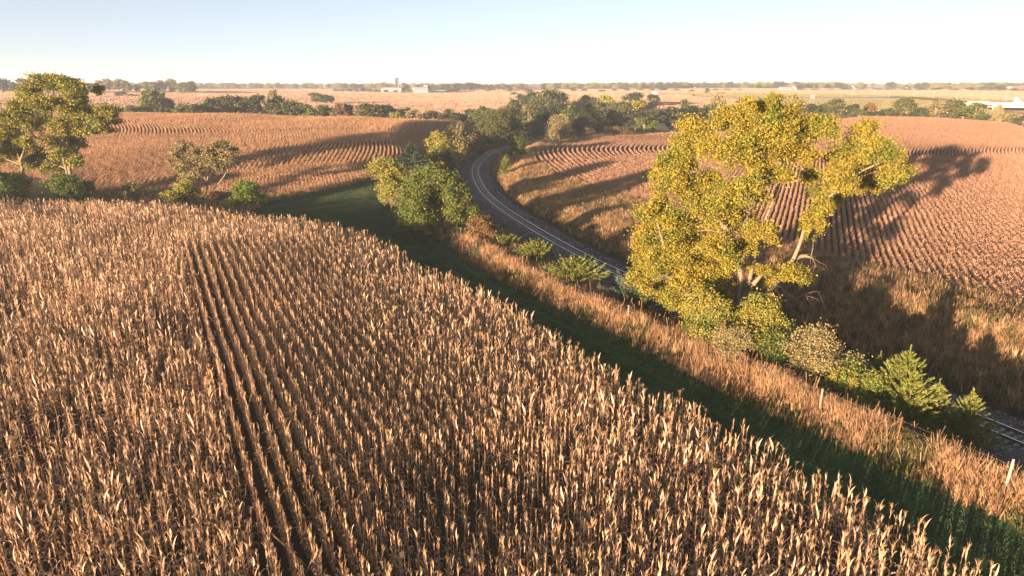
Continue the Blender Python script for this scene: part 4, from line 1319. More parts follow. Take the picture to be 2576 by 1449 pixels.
belt([(845, 224, 18, 1010, 'olive'), (862, 224, 18, 1010, 'green'), (878, 223, 20, 1010, 'olive'), (896, 224, 18, 1010, 'olive'), (914, 222, 18, 1015, 'dark'), (930, 224, 18, 1010, 'olive'), (948, 225, 16, 1010, 'green'), (966, 208, 28, 1080, 'tawny'), (972, 226, 16, 1010, 'olive'), (995, 227, 16, 1008, 'olive'), (1015, 226, 16, 1010, 'olive'), (1030, 224, 16, 1010, 'green'), (1022, 216, 20, 1100, 'dark'), (1052, 214, 20, 1090, 'olive'), (1075, 214, 18, 1095, 'dark'), (1098, 216, 16, 1060, 'dark'), (1092, 227, 20, 1008, 'dark'),
      (1120, 211, 40, 1060, 'olive'), (1150, 209, 36, 1070, 'dark'), (1178, 208, 38, 1070, 'dark'), (1205, 212, 30, 1070, 'dark'), (1135, 224, 46, 1015, 'dark'), (1225, 215, 26, 1060, 'olive'), (1250, 212, 22, 1060, 'olive'), (1275, 216, 26, 1040, 'olive'), (1292, 232, 22, 800, 'olive'), (1326, 222, 26, 900, 'olive')], 'windbreak around the tall silo', 'windbreak around the farm')
belt([(1440, 222, 20, 1000, 'olive'), (1470, 224, 16, 1000, 'dark'), (1515, 226, 22, 900, 'olive'), (1545, 224, 18, 980, 'dark'), (1575, 222, 20, 1000, 'olive'), (1610, 220, 22, 1050, 'goldolive'), (1640, 224, 18, 1000, 'olive'), (1670, 222, 22, 1020, 'dark'), (1700, 224, 18, 1000, 'olive'), (1740, 226, 18, 900, 'olive'), (1777, 222, 16, 760, 'olive'), (1745, 240, 12, 640, 'olive'), (1800, 224, 22, 1020, 'dark'), (1830, 224, 22, 1020, 'olive'), (1860, 225, 20, 1000, 'olive')], 'far row left of the highway', 'far trees left of the highway')
belt([(2010, 222, 30, 980, 'goldolive'), (2050, 223, 26, 980, 'olive'), (2090, 224, 24, 990, 'dark'), (2130, 222, 26, 990, 'olive'), (2165, 223, 30, 980, 'goldolive'), (2205, 222, 26, 990, 'olive'), (2240, 223, 28, 980, 'olive'), (2280, 222, 30, 980, 'tawny'), (2320, 222, 30, 980, 'olive'), (2358, 221, 30, 980, 'olive'), (2400, 222, 32, 975, 'tawny'), (2440, 220, 34, 970, 'olive'), (2478, 217, 40, 965, 'green'), (2515, 216, 36, 965, 'olive'), (2550, 222, 34, 960, 'olive'), (2580, 224, 30, 960, 'dark')], 'far row beyond the highway', 'trees beyond the highway field')

# standing crops on the farther fields: coarse patches of stems
M['farcrop'] = leafmat('far_crop', [(.23, .135, .08), (.34, .215, .13), (.43, .29, .185)], .1, .5)
random.seed(71)
def crop_patch():
    V, Q = [], []
    for i in range(46):
        x_, y_ = random.uniform(-2.2, 2.2), random.uniform(-2.2, 2.2); a = random.gauss(0, .7); w_ = random.uniform(.2, .45); h = random.uniform(.7, 1.15)
        dx, dy = math.cos(a) * w_, math.sin(a) * w_; lx, ly = random.gauss(0, .18), random.gauss(0, .18)
        k = len(V)
        V += [(x_ - dx, y_ - dy, -.15), (x_ + dx, y_ + dy, -.15), (x_ + dx * .6 + lx, y_ + dy * .6 + ly, h), (x_ - dx * .6 + lx, y_ - dy * .6 + ly, h)]
        Q.append((k, k + 1, k + 2, k + 3))
    return lib_mesh('patch', np.array(V), Q, M['farcrop'])
crop_coll = proto_collection('far_crop_patches', [crop_patch() for _ in range(4)])
fr = np.random.default_rng(19)
q = r2seq(75000, .29)
Yc = 330 * (1250 / 330.0) ** q[:, 0]; Xc = (q[:, 1] * 2 - 1) * .86 * Yc
ok = ~((Xc > -30) & (Xc < 120) & (Yc < 430)) & ~((Xc > 100) & (Yc < 430)) & ~inpoly(Xc, Yc, [tuple(P(1850, 250, 560)[:2]), tuple(P(1600, 236, 800)[:2]), tuple(P(2000, 234, 790)[:2]), tuple(P(2576, 246, 560)[:2]), (400, 520), (400, 400), (200, 440)])
ok &= ~((np.abs(Xc + 125) < 75) & (np.abs(Yc - 1045) < 45))
Xc, Yc = Xc[ok], Yc[ok]
n = len(Xc); k_ = np.clip(Yc / 420.0, .9, 3.2)
scatter('far_crops', crop_coll, np.stack([Xc, Yc, height(Xc, Yc)], 1), np.stack([np.zeros(n), np.zeros(n), fr.normal(0, .5, n) + np.where(fr.random(n) < .5, 0, math.pi)], 1), np.stack([k_, k_, np.ones(n) * fr.uniform(.85, 1.15, n)], 1), 'ripe tan crops standing on the farther fields up to the farm', 'crops')

# rough grass standing on the highway slopes
M['fargrass'] = leafmat('far_grass', [(.12, .11, .04), (.19, .165, .06), (.26, .21, .085)], .1, .5)
gpatch = []
for me_ in [o_.data for o_ in crop_coll.objects][:3]:
    m2 = me_.copy(); m2.materials.clear(); m2.materials.append(M['fargrass']); gpatch.append(m2)
grass_coll = proto_collection('far_grass_patches', gpatch)
q = r2seq(30000, .43)
Xg, Yg = 60 + q[:, 0] * 420, 430 + q[:, 1] * 400
ok = inpoly(Xg, Yg, [tuple(P(1850, 250, 560)[:2]), tuple(P(1600, 236, 800)[:2]), tuple(P(2000, 234, 790)[:2]), tuple(P(2576, 246, 560)[:2]), (420, 520), (420, 400), (200, 440)])
rp_ = np.array([tuple(at_ground(px_, Y_))[:2] for px_, Y_ in [(1560, 760), (1650, 690), (1800, 630), (2000, 575), (2200, 525), (2330, 495), (2412, 474), (2760, 432)]])
dr = np.full(len(Xg), 1e9)
for (ax_, ay_), (bx_, by_) in zip(rp_[:-1], rp_[1:]):
    t_ = np.clip(((Xg - ax_) * (bx_ - ax_) + (Yg - ay_) * (by_ - ay_)) / ((bx_ - ax_) ** 2 + (by_ - ay_) ** 2), 0, 1)
    dr = np.minimum(dr, np.hypot(Xg - ax_ - t_ * (bx_ - ax_), Yg - ay_ - t_ * (by_ - ay_)))
ok &= dr > 14
Xg, Yg = Xg[ok], Yg[ok]; n = len(Xg)
scatter('highway_grass', grass_coll, np.stack([Xg, Yg, height(Xg, Yg)], 1), np.stack([np.zeros(n), np.zeros(n), fr.uniform(-.6, .6, n)], 1), np.stack([np.full(n, .9), np.full(n, .9), np.full(n, .5)], 1), 'olive rough grass on the slopes beside the highway', 'grass')

# woods on the far plain: one mass, nobody could count them
cm = proto_collection('far_wood', [])
for k_ in (0, 1, 3, 6):
    me_ = TK[k_][0].copy()
    me_.materials.clear(); me_.materials.append(M[random.choice(['olive', 'dark', 'olive', 'goldolive'])])
    cm.objects.link(bpy.data.objects.new('far_wood_%d' % k_, me_))
X, Y = [], []
fr = np.random.default_rng(9)
for _ in range(480):
    yy = 1250 * (9.0 ** fr.random()); xx = fr.uniform(-.85, .85) * yy
    a = fr.normal(.18, .25) if fr.random() < .7 else fr.uniform(0, 3.14)
    n = int(fr.integers(5, 22))
    t = fr.uniform(-.5, .5, n) * fr.uniform(80, 420) * (yy / 2500) ** .5
    X.append(xx + np.cos(a) * t + fr.normal(0, 12, n)); Y.append(yy + np.sin(a) * t + fr.normal(0, 12, n))
X, Y = np.concatenate(X), np.concatenate(Y)
n = len(X); s_ = fr.uniform(.7, 1.3, n)
scatter('distant_woods', cm, np.stack([X, Y, height(X, Y)], 1), np.stack([np.zeros(n), np.zeros(n), fr.uniform(0, 6.28, n)], 1), np.stack([s_ * fr.uniform(1, 1.8, n), s_ * fr.uniform(1, 1.8, n), s_], 1), 'hazy dark woods scattered over the plain near the horizon', 'woods')
#PART3
# ------------------------------------------------------------------ farmstead on the far rise
white = plain('white_paint', (.46, .45, .44), (.38, .37, .36), 1.5, .6)
roofgrey = plain('grey_roof', (.30, .33, .38), (.24, .26, .30), 1.2, .5)
bluegl = plain('dark_blue_enamel', (.012, .016, .026), (.009, .012, .02), .6, .8)
concrete = plain('pale_concrete', (.50, .46, .40), (.42, .38, .33), .8, .85)
stave = plain('tan_stave', (.55, .42, .30), (.44, .33, .24), 1.0, .85)
darkglass = plain('window_glass', (.05, .06, .08), (.03, .035, .05), 2, .15)
redroof = plain('red_roof', (.42, .13, .09), (.33, .10, .07), .8, .7)
brick_m = plain('pinkish_brick', (.55, .38, .31), (.47, .32, .26), .5, .85)
clay = plain('red_clay', (.42, .20, .11), (.30, .14, .08), .25, .95, bump=.8)
wood_m = plain('weathered_pole', (.36, .28, .21), (.22, .17, .13), 3, .9)
galv = plain('galvanised_steel', (.38, .38, .38), (.30, .30, .30), 2, .5, .3)
rusty = plain('rusty_steel', (.36, .13, .06), (.22, .08, .04), 8, .85)
asphalt = plain('asphalt', (.11, .105, .10), (.07, .067, .065), .6, .9)
rubber = plain('tyre_rubber', (.02, .02, .02), (.015, .015, .015), 4, .9)

def local(px, Y):
    g = at_ground(px, Y); return g
def hgt(px, py, Y, g): return P(px, py, Y).z - g.z

FY = 1050.0
g = local(1000, FY); H = hgt(1000, 196.5, FY, g); R = 2.9
e = empty('silo', tuple(g)); tag(e, 'tall dark blue silo with pale dome on the farm skyline', 'silo')
MB().lathe((0, 0, 0), [(R, -.5), (R, H)], 24).build('body', bluegl, e, True)
for k in range(1, 8):
    z = H * k / 8
    MB().lathe((0, 0, z), [(R + .02, -.1), (R + .05, 0), (R + .02, .1)], 24).build('band', galv, e)
MB().lathe((0, 0, H), [(R + .12, 0), (R * .9, .9), (R * .55, 1.6), (.25, 2.0), (.2, 2.5), (0.01, 2.6)], 24).build('dome', white, e, True)
MB().box((R * .7, -R * .95, H / 2), (.7, .5, H)).build('chute', galv, e)
g = local(1015.5, FY - 5); H = hgt(1015.5, 210.5, FY - 5, g); R = 2.75
e = empty('silo', tuple(g)); tag(e, 'short dark blue silo right of the tall one', 'silo')
MB().lathe((0, 0, 0), [(R, -.5), (R, H)], 24).build('body', bluegl, e, True)
for k in range(1, 5):
    MB().lathe((0, 0, H * k / 5), [(R + .02, -.1), (R + .05, 0), (R + .02, .1)], 24).build('band', galv, e)
MB().lathe((0, 0, H), [(R + .1, 0), (R * .6, .9), (.2, 1.3), (.01, 1.4)], 24).build('dome', bluegl, e, True)
for px, lab in ((1069.5, 'left of the two tan stave silos behind the white barn'), (1074.5, 'right of the two tan stave silos behind the white barn')):
    g = local(px, FY + 25); H = hgt(px, 215.0, FY + 25, g); R = 1.55
    e = empty('silo', tuple(g)); tag(e, lab, 'silo')
    MB().lathe((0, 0, 0), [(R, -.5), (R, H)], 20).build('body', stave, e, True)
    for k in range(1, 6): MB().lathe((0, 0, H * k / 6), [(R + .02, -.06), (R + .05, 0), (R + .02, .06)], 20).build('band', galv, e)
    MB().lathe((0, 0, H), [(R, 0), (R * .8, .4), (.01, .8)], 20).build('dome', stave, e, True)
g = local(1008, FY - 12)
e = empty('grain_bin', tuple(g)); tag(e, 'low grey grain bin with cone roof beside the blue silos', 'grain bin')
MB().lathe((0, 0, 0), [(2.6, -.5), (2.6, 5.0)], 24).build('body', galv, e, True)
MB().lathe((0, 0, 5.0), [(2.75, 0), (.4, 2.0), (.3, 2.3), (.01, 2.35)], 24).build('roof', roofgrey, e, True)

def barn(name, label, px, Y, L_, W, hw, hr, yaw, wallm, roofm, nwin=4, cat='barn', gambrel=False, door=True):
    g = local(px, Y)
    e = empty(name, tuple(g), yaw); tag(e, label, cat)
    x, y = L_ / 2, W / 2
    w_ = MB()
    w_.add([(-x, -y, -1), (x, -y, -1), (x, y, -1), (-x, y, -1), (-x, -y, hw), (x, -y, hw), (x, y, hw), (-x, y, hw)], [(0, 1, 5, 4), (1, 2, 6, 5), (2, 3, 7, 6), (3, 0, 4, 7)])
    prof = [(-y, hw), (-y * .6, hw + (hr - hw) * .62), (0, hr), (y * .6, hw + (hr - hw) * .62), (y, hw)] if gambrel else [(-y, hw), (0, hr), (y, hw)]
    for sx in (-x, x):
        v = [(sx, a, b_) for a, b_ in prof]
        w_.add(v, [], [(0, i, i + 1) for i in range(1, len(v) - 1)])
    w_.build('wall', wallm, e)
    r = MB()
    ov = .5
    for (a0, b0), (a1, b1) in zip(prof[:-1], prof[1:]):
        n_ = Vector((0, -(b1 - b0), a1 - a0)).normalized() * .18
        q0, q1 = Vector((0, a0, b0)), Vector((0, a1, b1))
        dirv = (q1 - q0).normalized()
        if a0 == -y: q0 -= dirv * ov
        if a1 == y: q1 += dirv * ov
        v = []
        for sx in (-x - ov, x + ov):
            for q in (q0, q1, q1 + n_, q0 + n_): v.append((sx, q.y, q.z + .03))
        r.add(v, [(0, 1, 2, 3), (7, 6, 5, 4), (0, 4, 5, 1), (1, 5, 6, 2), (2, 6, 7, 3), (3, 7, 4, 0)])
    r.build('roof', roofm, e)
    for i in range(nwin):
        MB().box((-x + L_ * (i + .5) / nwin, -y - .03, hw * .58), (1.2, .1, 1.1)).build('window', darkglass, e)
    if door:
        MB().box((-x - .04, 0, hw * .42), (.1, W * .32, hw * .84)).build('door', darkglass, e)
    return e
barn('barn', 'long low white barn with pale roof left of the tall silo', 982, FY - 8, 24, 9, 3.4, 6.6, .05, white, roofgrey, 6)
barn('barn', 'small grey-roofed white shed at the left end of the farm', 962, FY - 6, 13, 8, 2.6, 4.6, .05, white, roofgrey, 3)
barn('barn', 'white gabled barn with pale blue roof right of the silos', 1057, FY - 35, 20, 11, 4.2, 8.6, .35, white, roofgrey, 5, gambrel=True)
barn('shed', 'low pink-brown shed right of the white barn', 1108, FY - 30, 13, 7, 2.8, 4.4, .1, brick_m, roofgrey, 2, 'shed')
barn('farmhouse', 'red and white house among the grove on the left skyline', 440, 770, 9, 7, 3.0, 5.6, .2, white, redroof, 4, 'house')
random.seed(61)
def mound(label, px, Y, rx, ry, h):
    g = local(px, Y)
    V, Q = [], []
    n, m_ = 20, 7
    for j in range(m_ + 1):
        t = j / m_
        for i in range(n):
            a = 2 * math.pi * i / n
            k = (1 - t) * (1 + .18 * math.sin(a * 3 + j) + random.gauss(0, .04))
            V.append((rx * k * math.cos(a), ry * k * math.sin(a), -.6 + (h + .6) * (1 - (1 - t) ** 1.3) + random.gauss(0, .12) * (t > 0)))
    for j in range(m_):
        for i in range(n):
            a, b_ = j * n + i, j * n + (i + 1) % n
            Q.append((a, b_, b_ + n, a + n))
    o = obj('dirt_mound', mesh_np('dirt_mound', V, Q, smooth=True), clay, None, tuple(g))
    tag(o, label, 'mound'); return o
mound('left and steepest red dirt mound right of the farm wood', 1211, 1000, 15, 9, 4.8)
mound('low middle red dirt mound right of the farm wood', 1234, 1000, 13, 8, 3.2)
mound('broad right hand red dirt mound right of the farm wood', 1258, 1000, 17, 9, 5.0)

# ------------------------------------------------------------------ power poles
def pole(px, bpy, tpy, label, arms=1):
    g = G(px, bpy)
    h = P(px, tpy, g.y).z - g.z
    e = empty('utility_pole', tuple(g), .6); tag(e, label, 'utility pole', 'power line over the far left fields')
    MB().tube([(0, 0, -1), (0, 0, h)], [.24, .16], 8).build('pole', wood_m, e)
    for k in range(arms):
        c = MB().box((0, .18, h - .7 - k * 1.2), (2.6, .14, .16)).build('crossarm', wood_m, e)
        for q in (-1.15, 0, 1.15):
            i = MB().lathe((q, .18, h - .62 - k * 1.2), [(.05, 0), (.09, .08), (.05, .2), (.01, .24)], 8).build('insulator', galv, c)
    return g + Vector((0, 0, h - .5))
tops = []
for a in [(268, 259, 240, 'power pole nearest the left trees, below the grove', 2), (512, 253, 227, 'tallest looking power pole, on the bare slope right of the grove', 1), (610, 238, 223, 'power pole above the belt, third from the left', 1), (768, 236, 219, 'power pole above the little tree group, fourth from the left', 1), (831, 232, 219, 'power pole at the left end of the windbreak', 1), (887, 229, 217, 'power pole rising out of the windbreak, sixth from the left', 1), (940, 226.5, 216, 'farthest power pole, just left of the white barns', 1)]:
    tops.append(pole(*a))
wire = plain('dull_wire', (.30, .29, .28), None, 3, .6, .5)
for i in range(len(tops) - 1):
    mb = MB()
    for q in (-1.0, 1.0):
        pts = []
        for k in range(13):
            t = k / 12
            p = tops[i].lerp(tops[i + 1], t); p.z -= 4 * 2.2 * t * (1 - t); p.x += q
            pts.append(p)
        mb.tube(pts, .03, 4)
    o = mb.build('power_wire', wire)
    tag(o, 'sagging pair of power wires, %s span counted from the left trees' % ORD[i], 'wire', 'wires of the far power line')

# ------------------------------------------------------------------ highway, bridge, lights
RD = [(1560, 760), (1650, 690), (1800, 630), (2000, 575), (2200, 525), (2330, 495), (2412, 474)]
road_pts = np.array([tuple(at_ground(px, Y)) for px, Y in RD])
ra = catmull(road_pts, 6.0)
deck_end = P(2412, 256.5, 474)
ra[:, 2] = height(ra[:, 0], ra[:, 1])
for _ in range(30): ra[1:-1, 2] = .25 * ra[:-2, 2] + .5 * ra[1:-1, 2] + .25 * ra[2:, 2]
def ribbon(name, c, offs, dz, mat, kind=None):
    t = np.gradient(c[:, :2], axis=0); t /= np.linalg.norm(t, axis=1)[:, None]
    n_ = np.stack([t[:, 1], -t[:, 0]], 1)
    V = np.stack([np.concatenate([c[:, :2] + n_ * o_, (c[:, 2] + z_)[:, None]], 1) for o_, z_ in zip(offs, dz)], 1)
    k = len(offs); idx = np.arange(len(c) * k).reshape(len(c), k)
    Q = np.concatenate([np.stack([idx[:-1, j], idx[:-1, j + 1], idx[1:, j + 1], idx[1:, j]], 1) for j in range(k - 1)])
    o = obj(name, mesh_np(name, V.reshape(-1, 3), Q), mat); 
    if kind: tag(o, kind=kind)
    return o
lite = plain('concrete_road', (.27, .25, .22), (.22, .20, .18), .3, .9)
ribbon('highway', ra, [-13, -8, 8, 13], [-1.2, .55, .55, -1.2], lite, 'structure')
paint = plain('road_paint', (.75, .74, .70), None, 2, .7)
ribbon('road_marking', ra, [-.12, .12], [.556, .556], paint, 'structure')
# bridge
b0 = Vector(tuple(ra[-1])); b0.z = P(2480, 261, 455).z
b1 = P(2760, 262, 432)
ax = (b1 - b0); ax.z = 0
bl_len = ax.length; ax.normalize(); side = Vector((ax.y, -ax.x, 0))
e = empty('highway_bridge', (b0.x, b0.y, 0), math.atan2(ax.y, ax.x))
tag(e, 'pale concrete highway bridge on column bents at the right edge', 'bridge')
zd = b0.z
MB().box((bl_len / 2, 0, zd - .25), (bl_len, 24, .5)).build('deck', concrete, e)
for q in (-11, -6.5, -2.2, 2.2, 6.5, 11): MB().box((bl_len / 2, q, zd - 1.35), (bl_len, .6, 1.7)).build('girder', concrete, e)
for q in (-11.85, 11.85): MB().box((bl_len / 2, q, zd + .45), (bl_len, .3, .9)).build('parapet', concrete, e)
for s_ in np.arange(.02, .99, .012):
    pass
for d_ in (20.0, 45.0, 70.0):
    if d_ > bl_len: continue
    c = MB().box((d_, 0, zd - 2.75), (1.2, 23, 1.1)).build('bent_cap', concrete, e)
    for q in (-9.5, -3.2, 3.2, 9.5):
        p = b0 + ax * d_ + side * (-q)
        zb = hz(p.x, p.y) - 1
        col_ = MB().box((d_, q, (zd - 3.3 + zb) / 2), (1.1, 1.1, zd - 3.3 - zb)).build('column', concrete, e)
MB().box((2.0, 0, zd - 2.2), (2.5, 24, 3.4)).build('abutment', concrete, e)
def light_pole(px, bpy_, tpy, Y, label):
    z0 = P(px, bpy_, Y).z; g = at_ground(px, Y)
    zb = min(z0, g.z)
    e = empty('light_pole', (g.x, g.y, g.z)); tag(e, label, 'light pole', 'light poles along the highway')
    h = P(px, tpy, Y).z - g.z
    MB().tube([(0, 0, -.5), (0, 0, h)], [.15, .09], 8).build('pole', galv, e)
    MB().tube([(0, 0, h - .1), (1.1, 0, h + .25), (2.2, 0, h + .3)], .08, 6).build('arm', galv, e)
    MB().box((2.5, 0, h + .26), (.9, .4, .18)).build('lamp_head', galv, e)
    return e
for i, (px, b_, t_, Y) in enumerate([(2143, 250, 223, 560), (2200, 246, 223, 590), (2236, 252, 225, 525), (2298, 248, 223, 545), (2347, 254, 226, 500), (2407, 247, 226, 540), (2469, 253, 226, 490), (2528, 247, 225, 500)]):
    light_pole(px, b_, t_, Y, 'highway light pole, %s from the left beyond the right field' % ORD[i])
for i, (px, t_) in enumerate([(2158, 206), (2352, 210), (2314, 211), (2292, 208), (2275, 209), (2440, 212)]):
    g = at_ground(px, 1500)
    e = empty('mast', tuple(g)); tag(e, 'very tall thin hazy mast on the right skyline, %s from the left' % ORD[sorted([2158, 2352, 2314, 2292, 2275, 2440]).index(px)], 'mast', 'tall masts on the right skyline')
    h = P(px, t_, 1500).z - g.z
    MB().tube([(0, 0, -1), (0, 0, h)], [.45, .3], 8).build('pole', galv, e)
    MB().box((0, 0, h - .3), (4, .5, .5)).build('crossarm', galv, e)
# substation frames
g = at_ground(2064, 1350)
e = empty('substation', tuple(g)); tag(e, 'cluster of pale lattice masts standing over the trees right of the cottonwood top', 'substation')
for k in range(7):
    x_ = -9 + k * 3.0; h = random.uniform(9, 15)
    MB().tube([(x_, 0, -1), (x_, 0, h)], .16, 5).build('mast', galv, e)
MB().box((0, 0, 9), (18, .3, .3)).build('beam', galv, e)
MB().box((0, .5, 6.4), (18, .3, .3)).build('beam', galv, e)
# sign seen from behind
g = at_ground(2041, 470)
e = empty('highway_sign', tuple(g), .15); tag(e, 'back of a grey highway sign on two posts right of the cottonwood top', 'sign')
h = P(2041, 238, 470).z - g.z
MB().box((0, 0, h - 1.3), (3.2, .08, 2.6)).build('panel', galv, e)
for q in (-1.1, 1.1): MB().tube([(q, .1, -.5), (q, .1, h - .2)], .08, 6).build('post', galv, e)

def vehicle(name, label, px, Y, kind_, paintm, cat, yaw=None, zoff=.56, z=None):
    if z is None:
        j = int(np.argmin(np.abs(ra[:, 0] - (px - 1288) / FP * Y * 1.0) + np.abs(ra[:, 1] - Y)))
        p = Vector(tuple(ra[j])); p.z += .56
        t = ra[min(j + 1, len(ra) - 1)] - ra[max(j - 1, 0)]
        yaw = math.atan2(t[1], t[0])
    else:
        p = z
    e = empty(name, tuple(p), yaw); tag(e, label, cat)
    def wheel(x, y, r):
        w_ = MB().tube([(x, y - .13, r), (x, y + .13, r)], r, 12).build('wheel', rubber, e)
        MB().tube([(x, y - .14, r), (x, y + .14, r)], r * .55, 10).build('rim', galv, w_)
    if kind_ == 'car':
        mb = MB().box((0, 0, .62), (4.4, 1.75, .6)); mb.build('body', paintm, e)
        c = MB().box((-.2, 0, 1.18), (2.3, 1.55, .55), taper=.82).build('cabin', darkglass, e)
        for x in (-1.35, 1.35):
            for y in (-.8, .8): wheel(x, y, .33)
        for y in (-.6, .6): MB().box((2.21, y, .7), (.06, .35, .16)).build('headlight', white, e)
    elif kind_ == 'box':
        MB().box((-1.0, 0, 2.1), (5.4, 2.4, 2.7)).build('cargo_box', paintm, e)
        c = MB().box((2.6, 0, 1.45), (1.7, 2.2, 1.8), taper=.9).build('cab', paintm, e)
        MB().box((3.46, 0, 1.75), (.05, 1.8, .7)).build('windscreen', darkglass, c)
        for x in (-2.4, 2.5):
            for y in (-1.0, 1.0): wheel(x, y, .45)
    else:
        c = MB().box((6.0, 0, 1.75), (1.9, 2.4, 2.0)); c.add([(4.2, -1.2, 2.75), (6.95, -1.2, 2.75), (6.95, 1.2, 2.75), (4.2, 1.2, 2.75), (4.2, -1.15, 4.0), (5.6, -1.1, 3.9), (5.6, 1.1, 3.9), (4.2, 1.15, 4.0)], [(4, 5, 6, 7), (0, 1, 5, 4), (1, 2, 6, 5), (2, 3, 7, 6), (3, 0, 4, 7)])
        c.box((4.55, 0, 1.8), (.9, 2.35, 1.9)); cab = c.build('cab', paintm, e)
        MB().box((7.55, 0, 1.4), (1.2, 1.9, 1.2)).build('hood', paintm, cab)
        MB().box((6.45, 1.22, 2.3), (.7, .06, .6)).build('side_window', darkglass, cab)
        MB().box((6.45, -1.22, 2.3), (.7, .06, .6)).build('side_window', darkglass, cab)
        MB().box((-2.6, 0, 1.25), (13.0, 2.5, .3)).build('flatbed', rubber, e)
        for x in (-7.8, -6.6, 3.2, 4.3, 7.4):
            for y in (-1.05, 1.05): wheel(x, y, .5)
    return e
vehicle('truck', 'small white box truck on the highway left of the cottonwood', 1667, 690, 'box', white, 'truck')
vehicle('car', 'pale car following the white box truck on the highway', 1690, 668, 'car', white, 'car')
vehicle('car', 'white car farther right on the highway, left of the cottonwood', 1740, 650, 'car', white, 'car')
tp = b0 + ax * (bl_len * .36) + side * (-4.0)
vehicle('semi_truck', 'white semi truck crossing the bridge at the right edge', 2536, 450, 'semi', white, 'truck', math.atan2(ax.y, ax.x), z=Vector((tp.x, tp.y, zd + .01)))

# ------------------------------------------------------------------ far buildings
def block(name, label, px0, px1, tpy, Y, depth, wallm, nwin, cat='building', rows=1, wing=None):
    px = (px0 + px1) / 2
    g = at_ground(px, Y); k = Y / (FP * CP)
    w_ = (px1 - px0) * k; h = max(3.5, P(px, tpy, Y).z - g.z)
    e = empty(name, tuple(g)); tag(e, label, cat)
    MB().box((0, 0, h / 2 - 1), (w_, depth, h + 2)).build('wall', wallm, e)
    MB().box((0, 0, h + .22), (w_ + .6, depth + .6, .4)).build('roof', roofgrey, e)
    for r_ in range(rows):
        for i in range(nwin):
            MB().box((-w_ / 2 + w_ * (i + .5) / nwin, -depth / 2 - .04, h * (r_ + .5) / rows), (w_ / nwin * .55, .12, h / rows * .42)).build('window', darkglass, e)
    if wing:
        MB().box((w_ * wing[0], 1.5, h + wing[1] / 2 + .4), (w_ * wing[2], depth * .6, wing[1])).build('upper_storey', wallm, e)
    return e
block('school_building', 'long low pale pinkish building on the skyline left of the cottonwood', 1838, 1898, 216.5, 2000, 40, brick_m, 12, wing=(.05, 4, .45))
block('annex_building', 'grey right hand block beside the long pinkish skyline building', 1899, 1926, 218.5, 2000, 36, concrete, 6)
block('warehouse', 'long white warehouse behind trees near the right edge', 2437, 2472, 220.5, 1300, 30, white, 6)
block('warehouse', 'pale pink warehouse at the right edge skyline', 2536, 2560, 217.5, 1300, 30, brick_m, 5)
block('warehouse', 'red warehouse cut by the right picture edge', 2562, 2600, 218.0, 1250, 30, redroof, 5)
barn('house', 'white gabled house on the skyline left of the long pinkish building', 1731, 1700, 14, 9, 4, 8, .1, white, white, 3, 'house')
barn('house', 'small white house right of the gabled skyline house', 1744, 1700, 12, 8, 3, 6, .1, white, roofgrey, 3, 'house')
barn('house', 'low grey-roofed house behind the cottonwood top', 1976, 980, 16, 9, 2.6, 5, .05, white, roofgrey, 3, 'house')
barn('house', 'gabled tan house right of the low grey-roofed one', 1994, 985, 10, 8, 3, 6.2, 1.3, stave, roofgrey, 2, 'house')
for i, px in enumerate((2108, 2150, 2280, 2308, 2330, 2386)):
    barn('house', 'pale little roof among the trees on the right skyline, %s from the left' % ORD[i], px, 1500 + 40 * (i % 3), 17, 10, 3.6, 7.0, random.uniform(-.5, .5), white, roofgrey, 3, 'house')

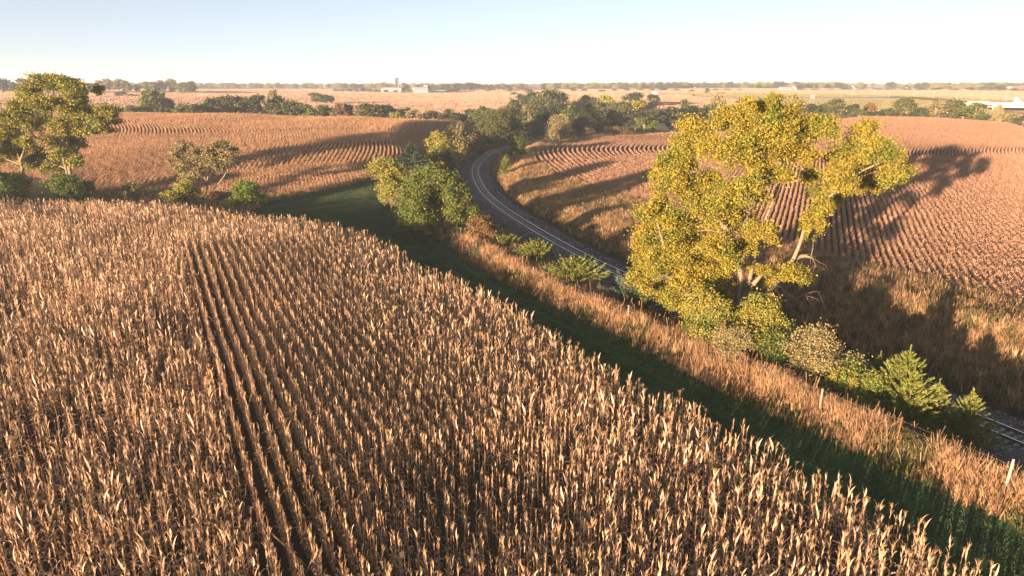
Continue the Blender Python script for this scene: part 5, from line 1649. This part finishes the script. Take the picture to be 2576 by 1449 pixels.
# ------------------------------------------------------------------ fence along the verge, relay box
FP_ = [(1164, 632, 'rusty'), (1214, 653, 'white'), (1252, 670, 'white'), (1342, 700, 'white'), (1447, 742, 'red'), (1580, 800, 'wood'), (1728, 905, 'white'), (1869, 935, 'rust'), (2060, 1025, 'wood'), (2256, 1104, 'rust'), (2526, 1222, 'pale')]
tops = []
for i, (px, py, kd) in enumerate(FP_):
    # posts stand on the crest of the verge, a set distance from the track
    g = G(px, py + 14)
    e = empty('fence_post', tuple(g), random.uniform(0, 3)); 
    tag(e, '%s fence post in the verge weeds, %s from the far end' % ({'rusty': 'thin dark', 'white': 'white-topped', 'red': 'reddish', 'wood': 'grey wooden', 'rust': 'rusty orange', 'pale': 'pale leaning'}[kd], ORD[i]), 'fence post', 'fence posts along the verge')
    h = 1.65
    le = random.gauss(0, .06)
    if kd in ('wood', 'pale'):
        MB().tube([(0, 0, -.4), (le, 0, h)], [.07, .06], 7).build('post', wood_m if kd == 'wood' else stave, e)
    else:
        MB().box((0, 0, h / 2 - .2), (.05, .012, h + .4)).box((0, .022, h / 2 - .2), (.012, .032, h + .4)).build('post', rusty, e)
    if kd in ('white', 'pale'):
        MB().box((le if kd == 'pale' else 0, 0, h + .06), (.07, .06, .14)).build('cap', white, e)
    tops.append(Vector(tuple(g)) + Vector((0, 0, h - .15)))
for i in range(len(tops) - 1):
    mb = MB()
    for dz in (0, -.35, -.7):
        mb.tube([tops[i] + Vector((0, 0, dz)), (tops[i] + tops[i + 1]) / 2 + Vector((0, 0, dz - .05)), tops[i + 1] + Vector((0, 0, dz))], .004, 3, False)
    tag(mb.build('fence_wire', wire), 'thin fence wires in the %s gap between verge posts from the far end' % ORD[i], 'wire', 'wires of the verge fence')
g = G(1157, 402)
e = empty('relay_box', tuple(g)); tag(e, 'small white trackside box on a post in the shade before the bend', 'box')
MB().tube([(0, 0, -.3), (0, 0, .9)], .05, 6).build('post', galv, e)
c = MB().box((0, 0, 1.15), (.42, .3, .62)).build('box', white, e)
MB().box((0, -.16, 1.15), (.34, .03, .52)).build('door', white, c)

# ------------------------------------------------------------------ haze over the plain
hb = MB().box((0, 5000, 22.0), (25000, 19000, 80.0))
hm, hn, ho = new_mat('haze_air')
pv = hn.nodes.new('ShaderNodeVolumePrincipled')
pv.inputs['Color'].default_value = (.84, .91, 1.0, 1)
pv.inputs['Density'].default_value = 0.00026
pv.inputs['Anisotropy'].default_value = 0.1
L(hn, pv.outputs[0], ho.inputs['Volume'])
hz_o = hb.build('haze', hm)
tag(hz_o, 'thin pale morning haze over the whole plain', 'haze', kind='stuff')
